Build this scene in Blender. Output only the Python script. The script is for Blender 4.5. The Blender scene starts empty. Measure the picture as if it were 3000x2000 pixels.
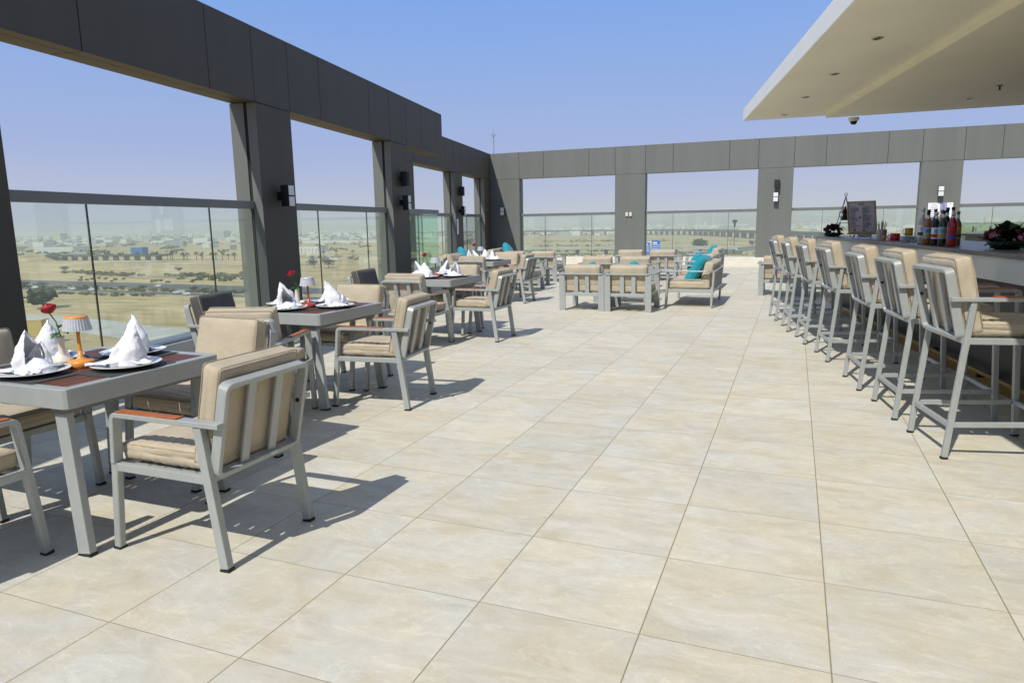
import bpy, bmesh, math, random
from mathutils import Vector, Matrix, noise
R = math.radians
PI = math.pi
random.seed(7)
sc = bpy.context.scene
COL = sc.collection

# ------------------------------------------------------------------ materials
def s2l(c):
    return tuple(((v/255)/12.92 if v/255 <= .04045 else ((v/255+.055)/1.055)**2.4) for v in c)

def newmat(name):
    m = bpy.data.materials.new(name); m.use_nodes = True
    nt = m.node_tree; b = nt.nodes['Principled BSDF']
    return m, nt, b

def mat(name, col, rough=.5, metal=0., vary=.08, scale=8., bump=0., bscale=60., spec=.5, emit=None, estr=0., coat=0., sheen=0., stretch=None):
    m, nt, b = newmat(name); N = nt.nodes; L = nt.links
    b.inputs['Roughness'].default_value = rough
    b.inputs['Metallic'].default_value = metal
    b.inputs['Specular IOR Level'].default_value = spec
    b.inputs['Coat Weight'].default_value = coat
    b.inputs['Sheen Weight'].default_value = sheen
    tc = N.new('ShaderNodeTexCoord')
    nz = N.new('ShaderNodeTexNoise'); nz.inputs['Scale'].default_value = scale; nz.inputs['Detail'].default_value = 4
    if stretch:
        mpp = N.new('ShaderNodeMapping'); mpp.inputs['Scale'].default_value = stretch; L.new(tc.outputs['Object'], mpp.inputs[0]); L.new(mpp.outputs[0], nz.inputs['Vector']); nz.inputs['Detail'].default_value = 7
    else: L.new(tc.outputs['Object'], nz.inputs['Vector'])
    r = N.new('ShaderNodeMapRange')
    r.inputs['From Min'].default_value = .3; r.inputs['From Max'].default_value = .7
    r.inputs['To Min'].default_value = 1-vary; r.inputs['To Max'].default_value = 1+vary
    L.new(nz.outputs['Fac'], r.inputs['Value'])
    mx = N.new('ShaderNodeVectorMath'); mx.operation = 'SCALE'
    mx.inputs[0].default_value = col[:3]
    L.new(r.outputs[0], mx.inputs['Scale'])
    L.new(mx.outputs[0], b.inputs['Base Color'])
    if bump > 0:
        n2 = N.new('ShaderNodeTexNoise'); n2.inputs['Scale'].default_value = bscale; n2.inputs['Detail'].default_value = 3
        L.new(tc.outputs['Object'], n2.inputs['Vector'])
        bp = N.new('ShaderNodeBump'); bp.inputs['Strength'].default_value = bump; bp.inputs['Distance'].default_value = .01
        L.new(n2.outputs['Fac'], bp.inputs['Height']); L.new(bp.outputs[0], b.inputs['Normal'])
    if emit:
        b.inputs['Emission Color'].default_value = (*emit, 1); b.inputs['Emission Strength'].default_value = estr
    return m

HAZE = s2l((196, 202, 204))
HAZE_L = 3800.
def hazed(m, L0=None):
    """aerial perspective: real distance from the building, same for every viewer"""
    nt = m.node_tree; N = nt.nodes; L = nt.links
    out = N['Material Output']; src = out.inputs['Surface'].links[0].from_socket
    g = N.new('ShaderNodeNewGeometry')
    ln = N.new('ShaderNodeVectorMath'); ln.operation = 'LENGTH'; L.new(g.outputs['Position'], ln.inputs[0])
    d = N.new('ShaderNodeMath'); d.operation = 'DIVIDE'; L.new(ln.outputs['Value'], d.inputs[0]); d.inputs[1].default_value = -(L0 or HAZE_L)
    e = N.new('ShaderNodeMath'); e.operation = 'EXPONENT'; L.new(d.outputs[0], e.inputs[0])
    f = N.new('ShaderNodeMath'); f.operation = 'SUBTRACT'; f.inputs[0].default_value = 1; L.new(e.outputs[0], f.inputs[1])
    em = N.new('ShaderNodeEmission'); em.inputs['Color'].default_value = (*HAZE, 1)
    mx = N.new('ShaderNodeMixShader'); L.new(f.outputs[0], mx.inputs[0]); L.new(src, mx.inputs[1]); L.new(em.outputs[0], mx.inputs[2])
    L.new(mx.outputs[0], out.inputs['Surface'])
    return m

def math_node(nt, op, a=None, b=None, va=None, vb=None):
    n = nt.nodes.new('ShaderNodeMath'); n.operation = op
    if a is not None: nt.links.new(a, n.inputs[0])
    elif va is not None: n.inputs[0].default_value = va
    if b is not None: nt.links.new(b, n.inputs[1])
    elif vb is not None: n.inputs[1].default_value = vb
    return n.outputs[0]

TX, TY = .6, .58645
def tile_material():
    m, nt, b = newmat('floor_tile'); N = nt.nodes; L = nt.links
    g = N.new('ShaderNodeNewGeometry'); sp = N.new('ShaderNodeSeparateXYZ'); L.new(g.outputs['Position'], sp.inputs[0])
    fx = math_node(nt, 'DIVIDE', sp.outputs['X'], vb=TX); fy = math_node(nt, 'DIVIDE', sp.outputs['Y'], vb=TY)
    ix = math_node(nt, 'FLOOR', fx); iy = math_node(nt, 'FLOOR', fy)
    rx = math_node(nt, 'SUBTRACT', fx, ix); ry = math_node(nt, 'SUBTRACT', fy, iy)
    # distance to joint
    def edge(r, T):
        a = math_node(nt, 'SUBTRACT', r, vb=.5); a = math_node(nt, 'ABSOLUTE', a); a = math_node(nt, 'SUBTRACT', va=.5, b=a)
        return math_node(nt, 'MULTIPLY', a, vb=T)
    ex, ey = edge(rx, TX), edge(ry, TY)
    jx = math_node(nt, 'LESS_THAN', ex, vb=.0024); jy = math_node(nt, 'LESS_THAN', ey, vb=.0017)
    joint = math_node(nt, 'MAXIMUM', jx, jy)
    idv = N.new('ShaderNodeCombineXYZ'); L.new(ix, idv.inputs[0]); L.new(iy, idv.inputs[1])
    wn = N.new('ShaderNodeTexWhiteNoise'); wn.noise_dimensions = '3D'; L.new(idv.outputs[0], wn.inputs['Vector'])
    off = N.new('ShaderNodeVectorMath'); off.operation = 'SCALE'; L.new(wn.outputs['Color'], off.inputs[0]); off.inputs['Scale'].default_value = 40
    ad = N.new('ShaderNodeVectorMath'); L.new(g.outputs['Position'], ad.inputs[0]); L.new(off.outputs[0], ad.inputs[1])
    mp = N.new('ShaderNodeMapping'); mp.inputs['Rotation'].default_value = (0, 0, R(-28)); mp.inputs['Scale'].default_value = (1.2, 2.6, 1)
    L.new(ad.outputs[0], mp.inputs['Vector'])
    n1 = N.new('ShaderNodeTexNoise'); n1.inputs['Scale'].default_value = 2.3; n1.inputs['Detail'].default_value = 10; n1.inputs['Roughness'].default_value = .68; n1.inputs['Distortion'].default_value = .9
    L.new(mp.outputs[0], n1.inputs['Vector'])
    n2 = N.new('ShaderNodeTexNoise'); n2.inputs['Scale'].default_value = 2.6; n2.inputs['Detail'].default_value = 7; n2.inputs['Roughness'].default_value = .6
    L.new(ad.outputs[0], n2.inputs['Vector'])
    n3 = N.new('ShaderNodeTexNoise'); n3.inputs['Scale'].default_value = 90; n3.inputs['Detail'].default_value = 3
    L.new(g.outputs['Position'], n3.inputs['Vector'])
    cr = N.new('ShaderNodeValToRGB'); e = cr.color_ramp.elements
    e[0].position = .36; e[0].color = (*s2l((184, 176, 156)), 1)
    e[1].position = .64; e[1].color = (*s2l((210, 206, 194)), 1)
    q = e.new(.5); q.color = (*s2l((200, 195, 180)), 1)
    L.new(n1.outputs['Fac'], cr.inputs[0])
    c2 = N.new('ShaderNodeValToRGB'); e = c2.color_ramp.elements
    e[0].position = .38; e[0].color = (*s2l((205, 193, 165)), 1)
    e[1].position = .62; e[1].color = (*s2l((198, 199, 192)), 1)
    L.new(n2.outputs['Fac'], c2.inputs[0])
    mx = N.new('ShaderNodeMix'); mx.data_type = 'RGBA'; mx.inputs[0].default_value = .45
    L.new(cr.outputs[0], mx.inputs[6]); L.new(c2.outputs[0], mx.inputs[7])
    # per-tile tint
    pv = N.new('ShaderNodeMapRange'); L.new(wn.outputs['Value'], pv.inputs['Value']); pv.inputs['To Min'].default_value = .925; pv.inputs['To Max'].default_value = 1.025
    fv = N.new('ShaderNodeMapRange'); L.new(n3.outputs['Fac'], fv.inputs['Value']); fv.inputs['From Min'].default_value = .3; fv.inputs['From Max'].default_value = .7; fv.inputs['To Min'].default_value = .965; fv.inputs['To Max'].default_value = 1.03
    pm = math_node(nt, 'MULTIPLY', pv.outputs[0], fv.outputs[0])
    # large soft dirt
    n4 = N.new('ShaderNodeTexNoise'); n4.inputs['Scale'].default_value = .6; n4.inputs['Detail'].default_value = 5; L.new(g.outputs['Position'], n4.inputs['Vector'])
    dv = N.new('ShaderNodeMapRange'); L.new(n4.outputs['Fac'], dv.inputs['Value']); dv.inputs['From Min'].default_value = .3; dv.inputs['From Max'].default_value = .7; dv.inputs['To Min'].default_value = .95; dv.inputs['To Max'].default_value = 1.03
    pm = math_node(nt, 'MULTIPLY', pm, dv.outputs[0])
    # sparse scuffs and drip spots
    n7 = N.new('ShaderNodeTexNoise'); n7.inputs['Scale'].default_value = 5.5; n7.inputs['Detail'].default_value = 8; n7.inputs['Roughness'].default_value = .75; L.new(g.outputs['Position'], n7.inputs['Vector'])
    r7 = N.new('ShaderNodeMapRange'); L.new(n7.outputs['Fac'], r7.inputs['Value']); r7.inputs['From Min'].default_value = .66; r7.inputs['From Max'].default_value = .76; r7.inputs['To Min'].default_value = 1.0; r7.inputs['To Max'].default_value = .86
    pm = math_node(nt, 'MULTIPLY', pm, r7.outputs[0])
    sc1 = N.new('ShaderNodeVectorMath'); sc1.operation = 'SCALE'; L.new(mx.outputs[2], sc1.inputs[0]); L.new(pm, sc1.inputs['Scale'])
    nv = N.new('ShaderNodeTexNoise'); nv.inputs['Scale'].default_value = 2.2; nv.inputs['Detail'].default_value = 6; nv.inputs['Roughness'].default_value = .55; nv.inputs['Distortion'].default_value = 1.6
    mpv = N.new('ShaderNodeMapping'); mpv.inputs['Rotation'].default_value = (0, 0, R(-34)); mpv.inputs['Scale'].default_value = (.9, 2.4, 1); L.new(ad.outputs[0], mpv.inputs[0]); L.new(mpv.outputs[0], nv.inputs['Vector'])
    vv = math_node(nt, 'SUBTRACT', nv.outputs['Fac'], vb=.5); vv = math_node(nt, 'ABSOLUTE', vv)
    vr = N.new('ShaderNodeMapRange'); L.new(vv, vr.inputs['Value']); vr.inputs['From Min'].default_value = 0; vr.inputs['From Max'].default_value = .022; vr.inputs['To Min'].default_value = 1.10; vr.inputs['To Max'].default_value = 1.0
    n6 = N.new('ShaderNodeTexNoise'); n6.inputs['Scale'].default_value = 14; n6.inputs['Detail'].default_value = 6; n6.inputs['Roughness'].default_value = .7; L.new(ad.outputs[0], n6.inputs['Vector'])
    fr6 = N.new('ShaderNodeMapRange'); L.new(n6.outputs['Fac'], fr6.inputs['Value']); fr6.inputs['From Min'].default_value = .3; fr6.inputs['From Max'].default_value = .7; fr6.inputs['To Min'].default_value = .945; fr6.inputs['To Max'].default_value = 1.045
    vm = math_node(nt, 'MULTIPLY', vr.outputs[0], fr6.outputs[0])
    sc2 = N.new('ShaderNodeVectorMath'); sc2.operation = 'SCALE'; L.new(sc1.outputs[0], sc2.inputs[0]); L.new(vm, sc2.inputs['Scale']); sc1 = sc2
    mj = N.new('ShaderNodeMix'); mj.data_type = 'RGBA'; L.new(joint, mj.inputs[0]); L.new(sc1.outputs[0], mj.inputs[6]); mj.inputs[7].default_value = (*s2l((142, 132, 106)), 1)
    L.new(mj.outputs[2], b.inputs['Base Color'])
    b.inputs['Roughness'].default_value = .62; b.inputs['Specular IOR Level'].default_value = .25
    inv = math_node(nt, 'SUBTRACT', va=1, b=joint)
    hh = math_node(nt, 'MULTIPLY_ADD', n1.outputs['Fac'], vb=.35); nt.nodes[-1].inputs[2].default_value = 0
    h = math_node(nt, 'ADD', inv, hh)
    bp = N.new('ShaderNodeBump'); bp.inputs['Strength'].default_value = .25; bp.inputs['Distance'].default_value = .004
    L.new(h, bp.inputs['Height']); L.new(bp.outputs[0], b.inputs['Normal'])
    return m

def glass_material(name='balustrade_glass', tint=(.935, .975, .948), refl=1.0):
    m, nt, b = newmat(name); N = nt.nodes; L = nt.links
    N.remove(b)
    out = N['Material Output']
    tr = N.new('ShaderNodeBsdfTransparent'); tr.inputs[0].default_value = (*tint, 1)
    gl = N.new('ShaderNodeBsdfGlossy'); gl.inputs['Roughness'].default_value = .01; gl.inputs['Color'].default_value = (.95, 1, .98, 1)
    g = N.new('ShaderNodeNewGeometry'); dt = N.new('ShaderNodeVectorMath'); dt.operation = 'DOT_PRODUCT'
    L.new(g.outputs['Incoming'], dt.inputs[0]); L.new(g.outputs['Normal'], dt.inputs[1])
    c = math_node(nt, 'ABSOLUTE', dt.outputs['Value']); c = math_node(nt, 'SUBTRACT', va=1, b=c); c = math_node(nt, 'POWER', c, vb=5)
    c = math_node(nt, 'MULTIPLY', c, vb=.96); c = math_node(nt, 'ADD', c, vb=.04)
    tc = N.new('ShaderNodeTexCoord'); nz = N.new('ShaderNodeTexNoise'); nz.inputs['Scale'].default_value = 2.2; nz.inputs['Detail'].default_value = 5
    mpp = N.new('ShaderNodeMapping'); mpp.inputs['Scale'].default_value = (2, 2, .5); L.new(tc.outputs['Object'], mpp.inputs[0]); L.new(mpp.outputs[0], nz.inputs['Vector'])
    mr = N.new('ShaderNodeMapRange'); L.new(nz.outputs['Fac'], mr.inputs['Value']); mr.inputs['From Min'].default_value = .35; mr.inputs['From Max'].default_value = .75; mr.inputs['To Min'].default_value = .004; mr.inputs['To Max'].default_value = .018
    df = N.new('ShaderNodeBsdfDiffuse'); df.inputs[0].default_value = (.75, .78, .74, 1)
    m1 = N.new('ShaderNodeMixShader'); L.new(mr.outputs[0], m1.inputs[0]); L.new(tr.outputs[0], m1.inputs[1]); L.new(df.outputs[0], m1.inputs[2])
    fm = math_node(nt, 'MULTIPLY', c, vb=refl*1.15)
    m2 = N.new('ShaderNodeMixShader'); L.new(fm, m2.inputs[0]); L.new(m1.outputs[0], m2.inputs[1]); L.new(gl.outputs[0], m2.inputs[2])
    L.new(m2.outputs[0], out.inputs['Surface'])
    return m

def wood_material(name, c1, c2):
    m, nt, b = newmat(name); N = nt.nodes; L = nt.links
    tc = N.new('ShaderNodeTexCoord'); mp = N.new('ShaderNodeMapping'); mp.inputs['Scale'].default_value = (28, 2.5, 28); L.new(tc.outputs['Object'], mp.inputs[0])
    nz = N.new('ShaderNodeTexNoise'); nz.inputs['Scale'].default_value = 3; nz.inputs['Detail'].default_value = 6; nz.inputs['Distortion'].default_value = 1.2; L.new(mp.outputs[0], nz.inputs['Vector'])
    cr = N.new('ShaderNodeValToRGB'); cr.color_ramp.elements[0].position = .35; cr.color_ramp.elements[1].position = .7
    cr.color_ramp.elements[0].color = (*c1, 1); cr.color_ramp.elements[1].color = (*c2, 1); L.new(nz.outputs['Fac'], cr.inputs[0])
    L.new(cr.outputs[0], b.inputs['Base Color']); b.inputs['Roughness'].default_value = .45
    return m

def fabric_material(name, col):
    m, nt, b = newmat(name); N = nt.nodes; L = nt.links
    tc = N.new('ShaderNodeTexCoord')
    w1 = N.new('ShaderNodeTexNoise'); w1.inputs['Scale'].default_value = 420; w1.inputs['Detail'].default_value = 2; L.new(tc.outputs['Object'], w1.inputs['Vector'])
    n1 = N.new('ShaderNodeTexNoise'); n1.inputs['Scale'].default_value = 7; n1.inputs['Detail'].default_value = 5; L.new(tc.outputs['Object'], n1.inputs['Vector'])
    a = N.new('ShaderNodeMapRange'); L.new(n1.outputs['Fac'], a.inputs['Value']); a.inputs['From Min'].default_value = .3; a.inputs['From Max'].default_value = .7; a.inputs['To Min'].default_value = .9; a.inputs['To Max'].default_value = 1.07
    c = N.new('ShaderNodeMapRange'); L.new(w1.outputs['Fac'], c.inputs['Value']); c.inputs['From Min'].default_value = .3; c.inputs['From Max'].default_value = .7; c.inputs['To Min'].default_value = .92; c.inputs['To Max'].default_value = 1.06
    mm = math_node(nt, 'MULTIPLY', a.outputs[0], c.outputs[0])
    v = N.new('ShaderNodeVectorMath'); v.operation = 'SCALE'; v.inputs[0].default_value = col; L.new(mm, v.inputs['Scale']); L.new(v.outputs[0], b.inputs['Base Color'])
    b.inputs['Roughness'].default_value = .75; b.inputs['Specular IOR Level'].default_value = .3; b.inputs['Sheen Weight'].default_value = .15
    n5 = N.new('ShaderNodeTexNoise'); n5.inputs['Scale'].default_value = 18; n5.inputs['Detail'].default_value = 3; n5.inputs['Distortion'].default_value = 1; L.new(tc.outputs['Object'], n5.inputs['Vector'])
    h = math_node(nt, 'MULTIPLY_ADD', w1.outputs['Fac'], vb=.12); N[-1].inputs[2].default_value = 0
    h = math_node(nt, 'ADD', h, n5.outputs['Fac'])
    bp = N.new('ShaderNodeBump'); bp.inputs['Strength'].default_value = .35; bp.inputs['Distance'].default_value = .012; L.new(h, bp.inputs['Height']); L.new(bp.outputs[0], b.inputs['Normal'])
    return m

M = {}
M['tile'] = tile_material()
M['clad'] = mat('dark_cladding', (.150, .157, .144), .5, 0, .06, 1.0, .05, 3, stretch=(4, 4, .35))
M['clad_shade'] = mat('dark_cladding_painted_shade', (.068, .059, .043), .6, 0, .07, 1.0, .05, 3, stretch=(4, 4, .35))  # same cladding, with the left wall's shade painted into a darker base colour
M['seam'] = mat('panel_joint', (.02, .02, .019), .8)
M['paint'] = mat('grey_powder_coat', (.375, .398, .39), .42, .15, .04, 20, .03, 300)
M['rail'] = mat('rail_grey', (.20, .205, .20), .4, .3, .04, 3)
M['glass'] = glass_material()
M['green_glass'] = glass_material('green_glass', (.80, .95, .875))
M['curb'] = mat('curb_stone', (.66, .62, .52), .7, 0, .06, 3, .15, 30)
M['fabric'] = fabric_material('beige_cushion', (.475, .405, .298))
M['piping'] = mat('cushion_piping', (.40, .33, .24), .8)
M['greyfab'] = fabric_material('charcoal_cushion', (.085, .080, .080))
M['teal'] = fabric_material('teal_pillow', (.012, .28, .36))
M['wood'] = wood_material('arm_wood', (.30, .075, .018), (.48, .15, .04))
M['wood_slat'] = wood_material('table_slat_wood', (.085, .028, .014), (.19, .065, .03))
M['placemat'] = mat('dark_placemat', (.055, .063, .068), .7, 0, .2, 120, .3, 500)
M['black'] = mat('black_rubber', (.012, .012, .012), .6)
M['plate'] = mat('white_china', (.78, .80, .80), .12, 0, .01, spec=.6)
M['cloth'] = mat('white_napkin_cloth', (.80, .80, .83), .85, 0, .02, 30, .5, 45)
M['vase'] = mat('cream_ceramic', (.72, .69, .58), .25, 0, .02)
M['orange'] = mat('orange_lamp', (.75, .30, .06), .35, 0, .03)
M['pink'] = mat('rose_lamp_metal', (.42, .09, .07), .25, .3, .03)
M['acrylic'] = mat('ribbed_acrylic', (.62, .62, .64), .12, .2, .1, 40, spec=.8)
M['rose'] = mat('red_petals', (.32, .006, .008), .55, 0, .25, 60, .3, 90)
M['leaf'] = mat('rose_leaf', (.045, .13, .015), .45, 0, .3, 50)
M['leafd'] = mat('dark_leaf', (.012, .045, .015), .4, 0, .3, 50)
M['white'] = mat('white_render', (.90, .90, .88), .7, 0, .02, 2, .05, 40)
M['soffit'] = mat('soffit_paint', (.86, .81, .65), .75, 0, .035, 1.3)
M['blockerwall'] = mat('sky_blocker_render', (.40, .37, .29), .8, 0, .06, 1)  # for the unseen volumes added to cut sky light
M['counter'] = mat('grey_stone_counter', (.20, .185, .17), .3, 0, .18, 60)
M['fascia'] = mat('cream_bar_front', (.88, .84, .66), .5, 0, .02, 3)
M['darkbase'] = mat('dark_bar_base', (.045, .042, .038), .45, 0, .15, 5)
M['brass'] = mat('brass', (.45, .28, .08), .3, .9, .05)
M['steel'] = mat('brushed_steel', (.45, .46, .46), .28, .9, .05)
M['blackmetal'] = mat('black_metal', (.015, .015, .017), .35, .3, .05)
M['lampwhite'] = mat('white_plastic', (.72, .73, .76), .3, 0, .01)
M['paper'] = mat('white_paper', (.82, .82, .85), .8, 0, .01)
M['ink'] = mat('print_ink', (.08, .08, .12), .8)
M['inkred'] = mat('red_print', (.35, .08, .05), .8)
M['menu'] = mat('menu_paper', (.44, .43, .47), .6, 0, .04, 20)
M['goldframe'] = wood_material('menu_frame_wood', s2l((150, 130, 85)), s2l((190, 172, 130)))
M['bottleglass'] = mat('dark_green_glass', (.01, .03, .015), .08, 0, .05, spec=.8)
M['amber'] = mat('amber_syrup', (.30, .09, .01), .1, 0, .05, spec=.8)
M['redsyrup'] = mat('red_syrup', (.35, .008, .012), .1, 0, .05, spec=.8)
M['clearglass'] = mat('pale_bottle_glass', (.45, .46, .40), .08, 0, .05, spec=.8)
M['yellow'] = mat('yellow_glaze', (.50, .33, .03), .3)
M['redmug'] = mat('red_glaze', (.50, .015, .02), .3)
M['blue'] = mat('blue_print', (.03, .10, .45), .5)
M['skyblue'] = mat('light_blue_print', (.25, .45, .60), .5, 0, .3, 80)
M['backbar'] = mat('olive_back_counter', (.17, .13, .055), .5, 0, .1, 3)
M['pinkflower'] = mat('pink_petals', (.50, .18, .26), .6, 0, .3, 60)
M['darkrose'] = mat('maroon_petals', (.10, .008, .014), .6, 0, .4, 40)

# ------------------------------------------------------------------ object helpers
def tag(o, label=None, cat=None, group=None, kind=None):
    if label: o['label'] = label
    if cat: o['category'] = cat
    if group: o['group'] = group
    if kind: o['kind'] = kind
    return o

def obj(name, bm, m, parent=None, smooth=False, loc=None):
    me = bpy.data.meshes.new(name)
    bmesh.ops.recalc_face_normals(bm, faces=bm.faces)
    bm.to_mesh(me); bm.free()
    if isinstance(m, (list, tuple)):
        for x in m: me.materials.append(x)
    else: me.materials.append(m)
    if smooth:
        for p in me.polygons: p.use_smooth = True
    o = bpy.data.objects.new(name, me); COL.objects.link(o)
    if parent: o.parent = parent
    if loc: o.location = loc
    return o

def thing(name, label, cat, loc=(0, 0, 0), rotz=0., group=None):
    o = bpy.data.objects.new(name, None); COL.objects.link(o)
    o.empty_display_size = .1
    o.location = loc; o.rotation_euler = (0, 0, rotz)
    return tag(o, label, cat, group)

def dup(root, loc, rotz, label, group=None, scale=None):
    def cp(o, par):
        c = o.copy(); COL.objects.link(c)
        if par: c.parent = par
        for ch in o.children: cp(ch, c)
        return c
    r = cp(root, None)
    r.location = loc; r.rotation_euler = (0, 0, rotz); r['label'] = label
    if group: r['group'] = group
    if scale: r.scale = (scale,)*3
    return r

def B(): return bmesh.new()

def box(bm, x0, x1, y0, y1, z0, z1, bev=0., mi=0, M4=None):
    vs = [bm.verts.new((x, y, z)) for x in (x0, x1) for y in (y0, y1) for z in (z0, z1)]
    F = [(0, 1, 3, 2), (4, 6, 7, 5), (0, 4, 5, 1), (2, 3, 7, 6), (0, 2, 6, 4), (1, 5, 7, 3)]
    fs = [bm.faces.new([vs[i] for i in f]) for f in F]
    for f in fs: f.material_index = mi
    if M4 is not None:
        for v in vs: v.co = M4 @ v.co
    if bev > 0:
        es = set(e for f in fs for e in f.edges)
        r = bmesh.ops.bevel(bm, geom=list(es), offset=bev, segments=2, affect='EDGES', profile=.5)
        for f in r['faces']: f.material_index = mi
    return bm

def bar(bm, p, q, w, t, wdir=(1, 0, 0), bev=.003, mi=0):
    """rectangular bar from p to q, width w along wdir, thickness t across"""
    p, q = Vector(p), Vector(q); d = q-p; Ln = d.length; d.normalize()
    W = Vector(wdir); W = (W - d*W.dot(d)).normalized(); T = d.cross(W)
    M4 = Matrix((W, T, d)).transposed().to_4x4(); M4.translation = p
    return box(bm, -w/2, w/2, -t/2, t/2, 0, Ln, bev, mi, M4)

def sweep(bm, pts, Nn, w, t, closed=False, mi=0):
    """rectangular section along planar path; w along plane normal Nn, t in the plane"""
    Nn = Vector(Nn).normalized(); P = [Vector(p) for p in pts]; n = len(P); rings = []
    for i in range(n):
        if closed: a, b = P[i-1], P[(i+1) % n]
        else: a, b = P[max(i-1, 0)], P[min(i+1, n-1)]
        d1 = (P[i]-a).normalized() if (P[i]-a).length > 1e-9 else (b-P[i]).normalized()
        d2 = (b-P[i]).normalized() if (b-P[i]).length > 1e-9 else d1
        T = (d1+d2).normalized(); S = T.cross(Nn)
        k = 1/max(.5, math.sqrt(max(.01, (1+d1.dot(d2))/2)))
        h = S*(t/2*k); c = Nn*(w/2); e = min(w, t)*.12
        cs = [(-1, -1), (1, -1), (1, 1), (-1, 1)]
        ring = []
        for (su, sv), (ou, ov) in zip([(-1, -1), (-1, -1), (1, -1), (1, -1), (1, 1), (1, 1), (-1, 1), (-1, 1)],
                                      [(0, 1), (1, 0), (-1, 0), (0, 1), (0, -1), (-1, 0), (1, 0), (0, -1)]):
            u = su*w/2+ou*e; v = sv*t/2+ov*e
            ring.append(bm.verts.new(P[i]+Nn*u+S*(v*k)))
        rings.append(ring)
    m = n if closed else n-1
    for i in range(m):
        a, b = rings[i], rings[(i+1) % n]
        for j in range(8):
            f = bm.faces.new((a[j], a[(j+1) % 8], b[(j+1) % 8], b[j])); f.material_index = mi
    if not closed:
        bm.faces.new(rings[0]).material_index = mi; bm.faces.new(list(reversed(rings[-1]))).material_index = mi
    return bm

def rounded_path(corners, r, closed=True, seg=4):
    out = []; n = len(corners); C = [Vector(c) for c in corners]
    for i in range(n):
        if not closed and i in (0, n-1): out.append(C[i]); continue
        a, b, c = C[i-1], C[i], C[(i+1) % n]
        d1 = (a-b).normalized(); d2 = (c-b).normalized()
        p0, p1 = b+d1*r, b+d2*r
        for k in range(seg+1):
            t = k/seg
            out.append((1-t)**2*p0+2*t*(1-t)*b+t*t*p1)
    return out

def tube(bm, pts, r, n=8, mi=0, cap=True):
    P = [Vector(p) for p in pts]; rings = []
    rr = r if isinstance(r, (list, tuple)) else [r]*len(P)
    up = Vector((0, 0, 1))
    for i, p in enumerate(P):
        d = (P[min(i+1, len(P)-1)]-P[max(i-1, 0)]).normalized()
        a = d.cross(up)
        if a.length < .05: a = d.cross(Vector((1, 0, 0)))
        a.normalize(); b = d.cross(a)
        rings.append([bm.verts.new(p+(a*math.cos(2*PI*k/n)+b*math.sin(2*PI*k/n))*rr[i]) for k in range(n)])
    for a, b in zip(rings, rings[1:]):
        for k in range(n): bm.faces.new((a[k], a[(k+1) % n], b[(k+1) % n], b[k])).material_index = mi
    if cap: bm.faces.new(rings[0]).material_index = mi; bm.faces.new(list(reversed(rings[-1]))).material_index = mi
    return bm

def lathe(bm, prof, n=28, c=(0, 0, 0), mi=0, rib=0.):
    rings = []
    for r, z in prof:
        if r < 1e-6: rings.append([bm.verts.new((c[0], c[1], c[2]+z))])
        else: rings.append([bm.verts.new((c[0]+r*(1+(rib if k % 2 else 0))*math.cos(2*PI*k/n), c[1]+r*(1+(rib if k % 2 else 0))*math.sin(2*PI*k/n), c[2]+z)) for k in range(n)])
    for a, b in zip(rings, rings[1:]):
        for k in range(n):
            k2 = (k+1) % n
            if len(a) == 1 and len(b) == 1: continue
            if len(a) == 1: f = bm.faces.new((a[0], b[k2], b[k]))
            elif len(b) == 1: f = bm.faces.new((a[k], a[k2], b[0]))
            else: f = bm.faces.new((a[k], a[k2], b[k2], b[k]))
            f.material_index = mi
    return bm

def cushion(hx, hy, hz, r=.035, puff=.015, ridges=0, seed=0, M4=None, nx=14, ny=14, seam=True, axis=1):
    """soft box: rounded, puffed, with optional stitched channels and a piping seam"""
    bm = B()
    def grid(n): return sorted(set([-1, -.97, -.9, .9, .97, 1]+[round(-.9+1.8*i/n, 4) for i in range(n+1)]))
    gx, gy, gz = grid(nx), grid(ny), [-1, -.6, -.12, 0, .12, .6, 1]
    vm = {}
    def V(i, j, k):
        key = (i, j, k)
        if key in vm: return vm[key]
        x, y, z = gx[i], gy[j], gz[k]
        q = Vector((x*hx, y*hy, z*hz)); rr = min(r, hz*.98)
        c = Vector((max(-hx+rr, min(hx-rr, q.x)), max(-hy+rr, min(hy-rr, q.y)), max(-hz+rr, min(hz-rr, q.z))))
        d = q-c
        p = c+d.normalized()*rr if d.length > 1e-9 else q
        edge = max(0, (1-x*x))*max(0, (1-y*y))
        p.z += (puff*edge**.5)*(1 if z > 0 else -1 if z < 0 else 0)*min(1, abs(z)*1.5)
        if ridges and abs(z) > .5:
            s = (y if axis else x)
            p.z += -abs(math.cos(s*PI*ridges/2))**6*.011*(1 if z > 0 else 0)*(1-(x if axis else y)**8) + .002*math.cos(s*PI*ridges)
        p += Vector((0, 0, 1))*noise.noise(Vector((q.x*7+seed, q.y*7, z*3+seed*1.7)))*.0065
        p += Vector((1, 0, 0))*noise.noise(Vector((q.x*5, q.y*9+seed, z*4+seed)))*.005
        if seam and k == 3: p += d.normalized()*-.0025 if d.length > 1e-9 else Vector()
        v = bm.verts.new(p); vm[key] = v; return v
    X, Y, Z = len(gx)-1, len(gy)-1, len(gz)-1
    for i in range(X):
        for j in range(Y):
            for k in (0, Z): bm.faces.new((V(i, j, k), V(i+1, j, k), V(i+1, j+1, k), V(i, j+1, k)))
    for i in range(X):
        for k in range(Z):
            for j in (0, Y): bm.faces.new((V(i, j, k), V(i+1, j, k), V(i+1, j, k+1), V(i, j, k+1)))
    for j in range(Y):
        for k in range(Z):
            for i in (0, X): bm.faces.new((V(i, j, k), V(i, j+1, k), V(i, j+1, k+1), V(i, j, k+1)))
    if M4 is not None:
        for v in bm.verts: v.co = M4 @ v.co
    return bm

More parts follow.
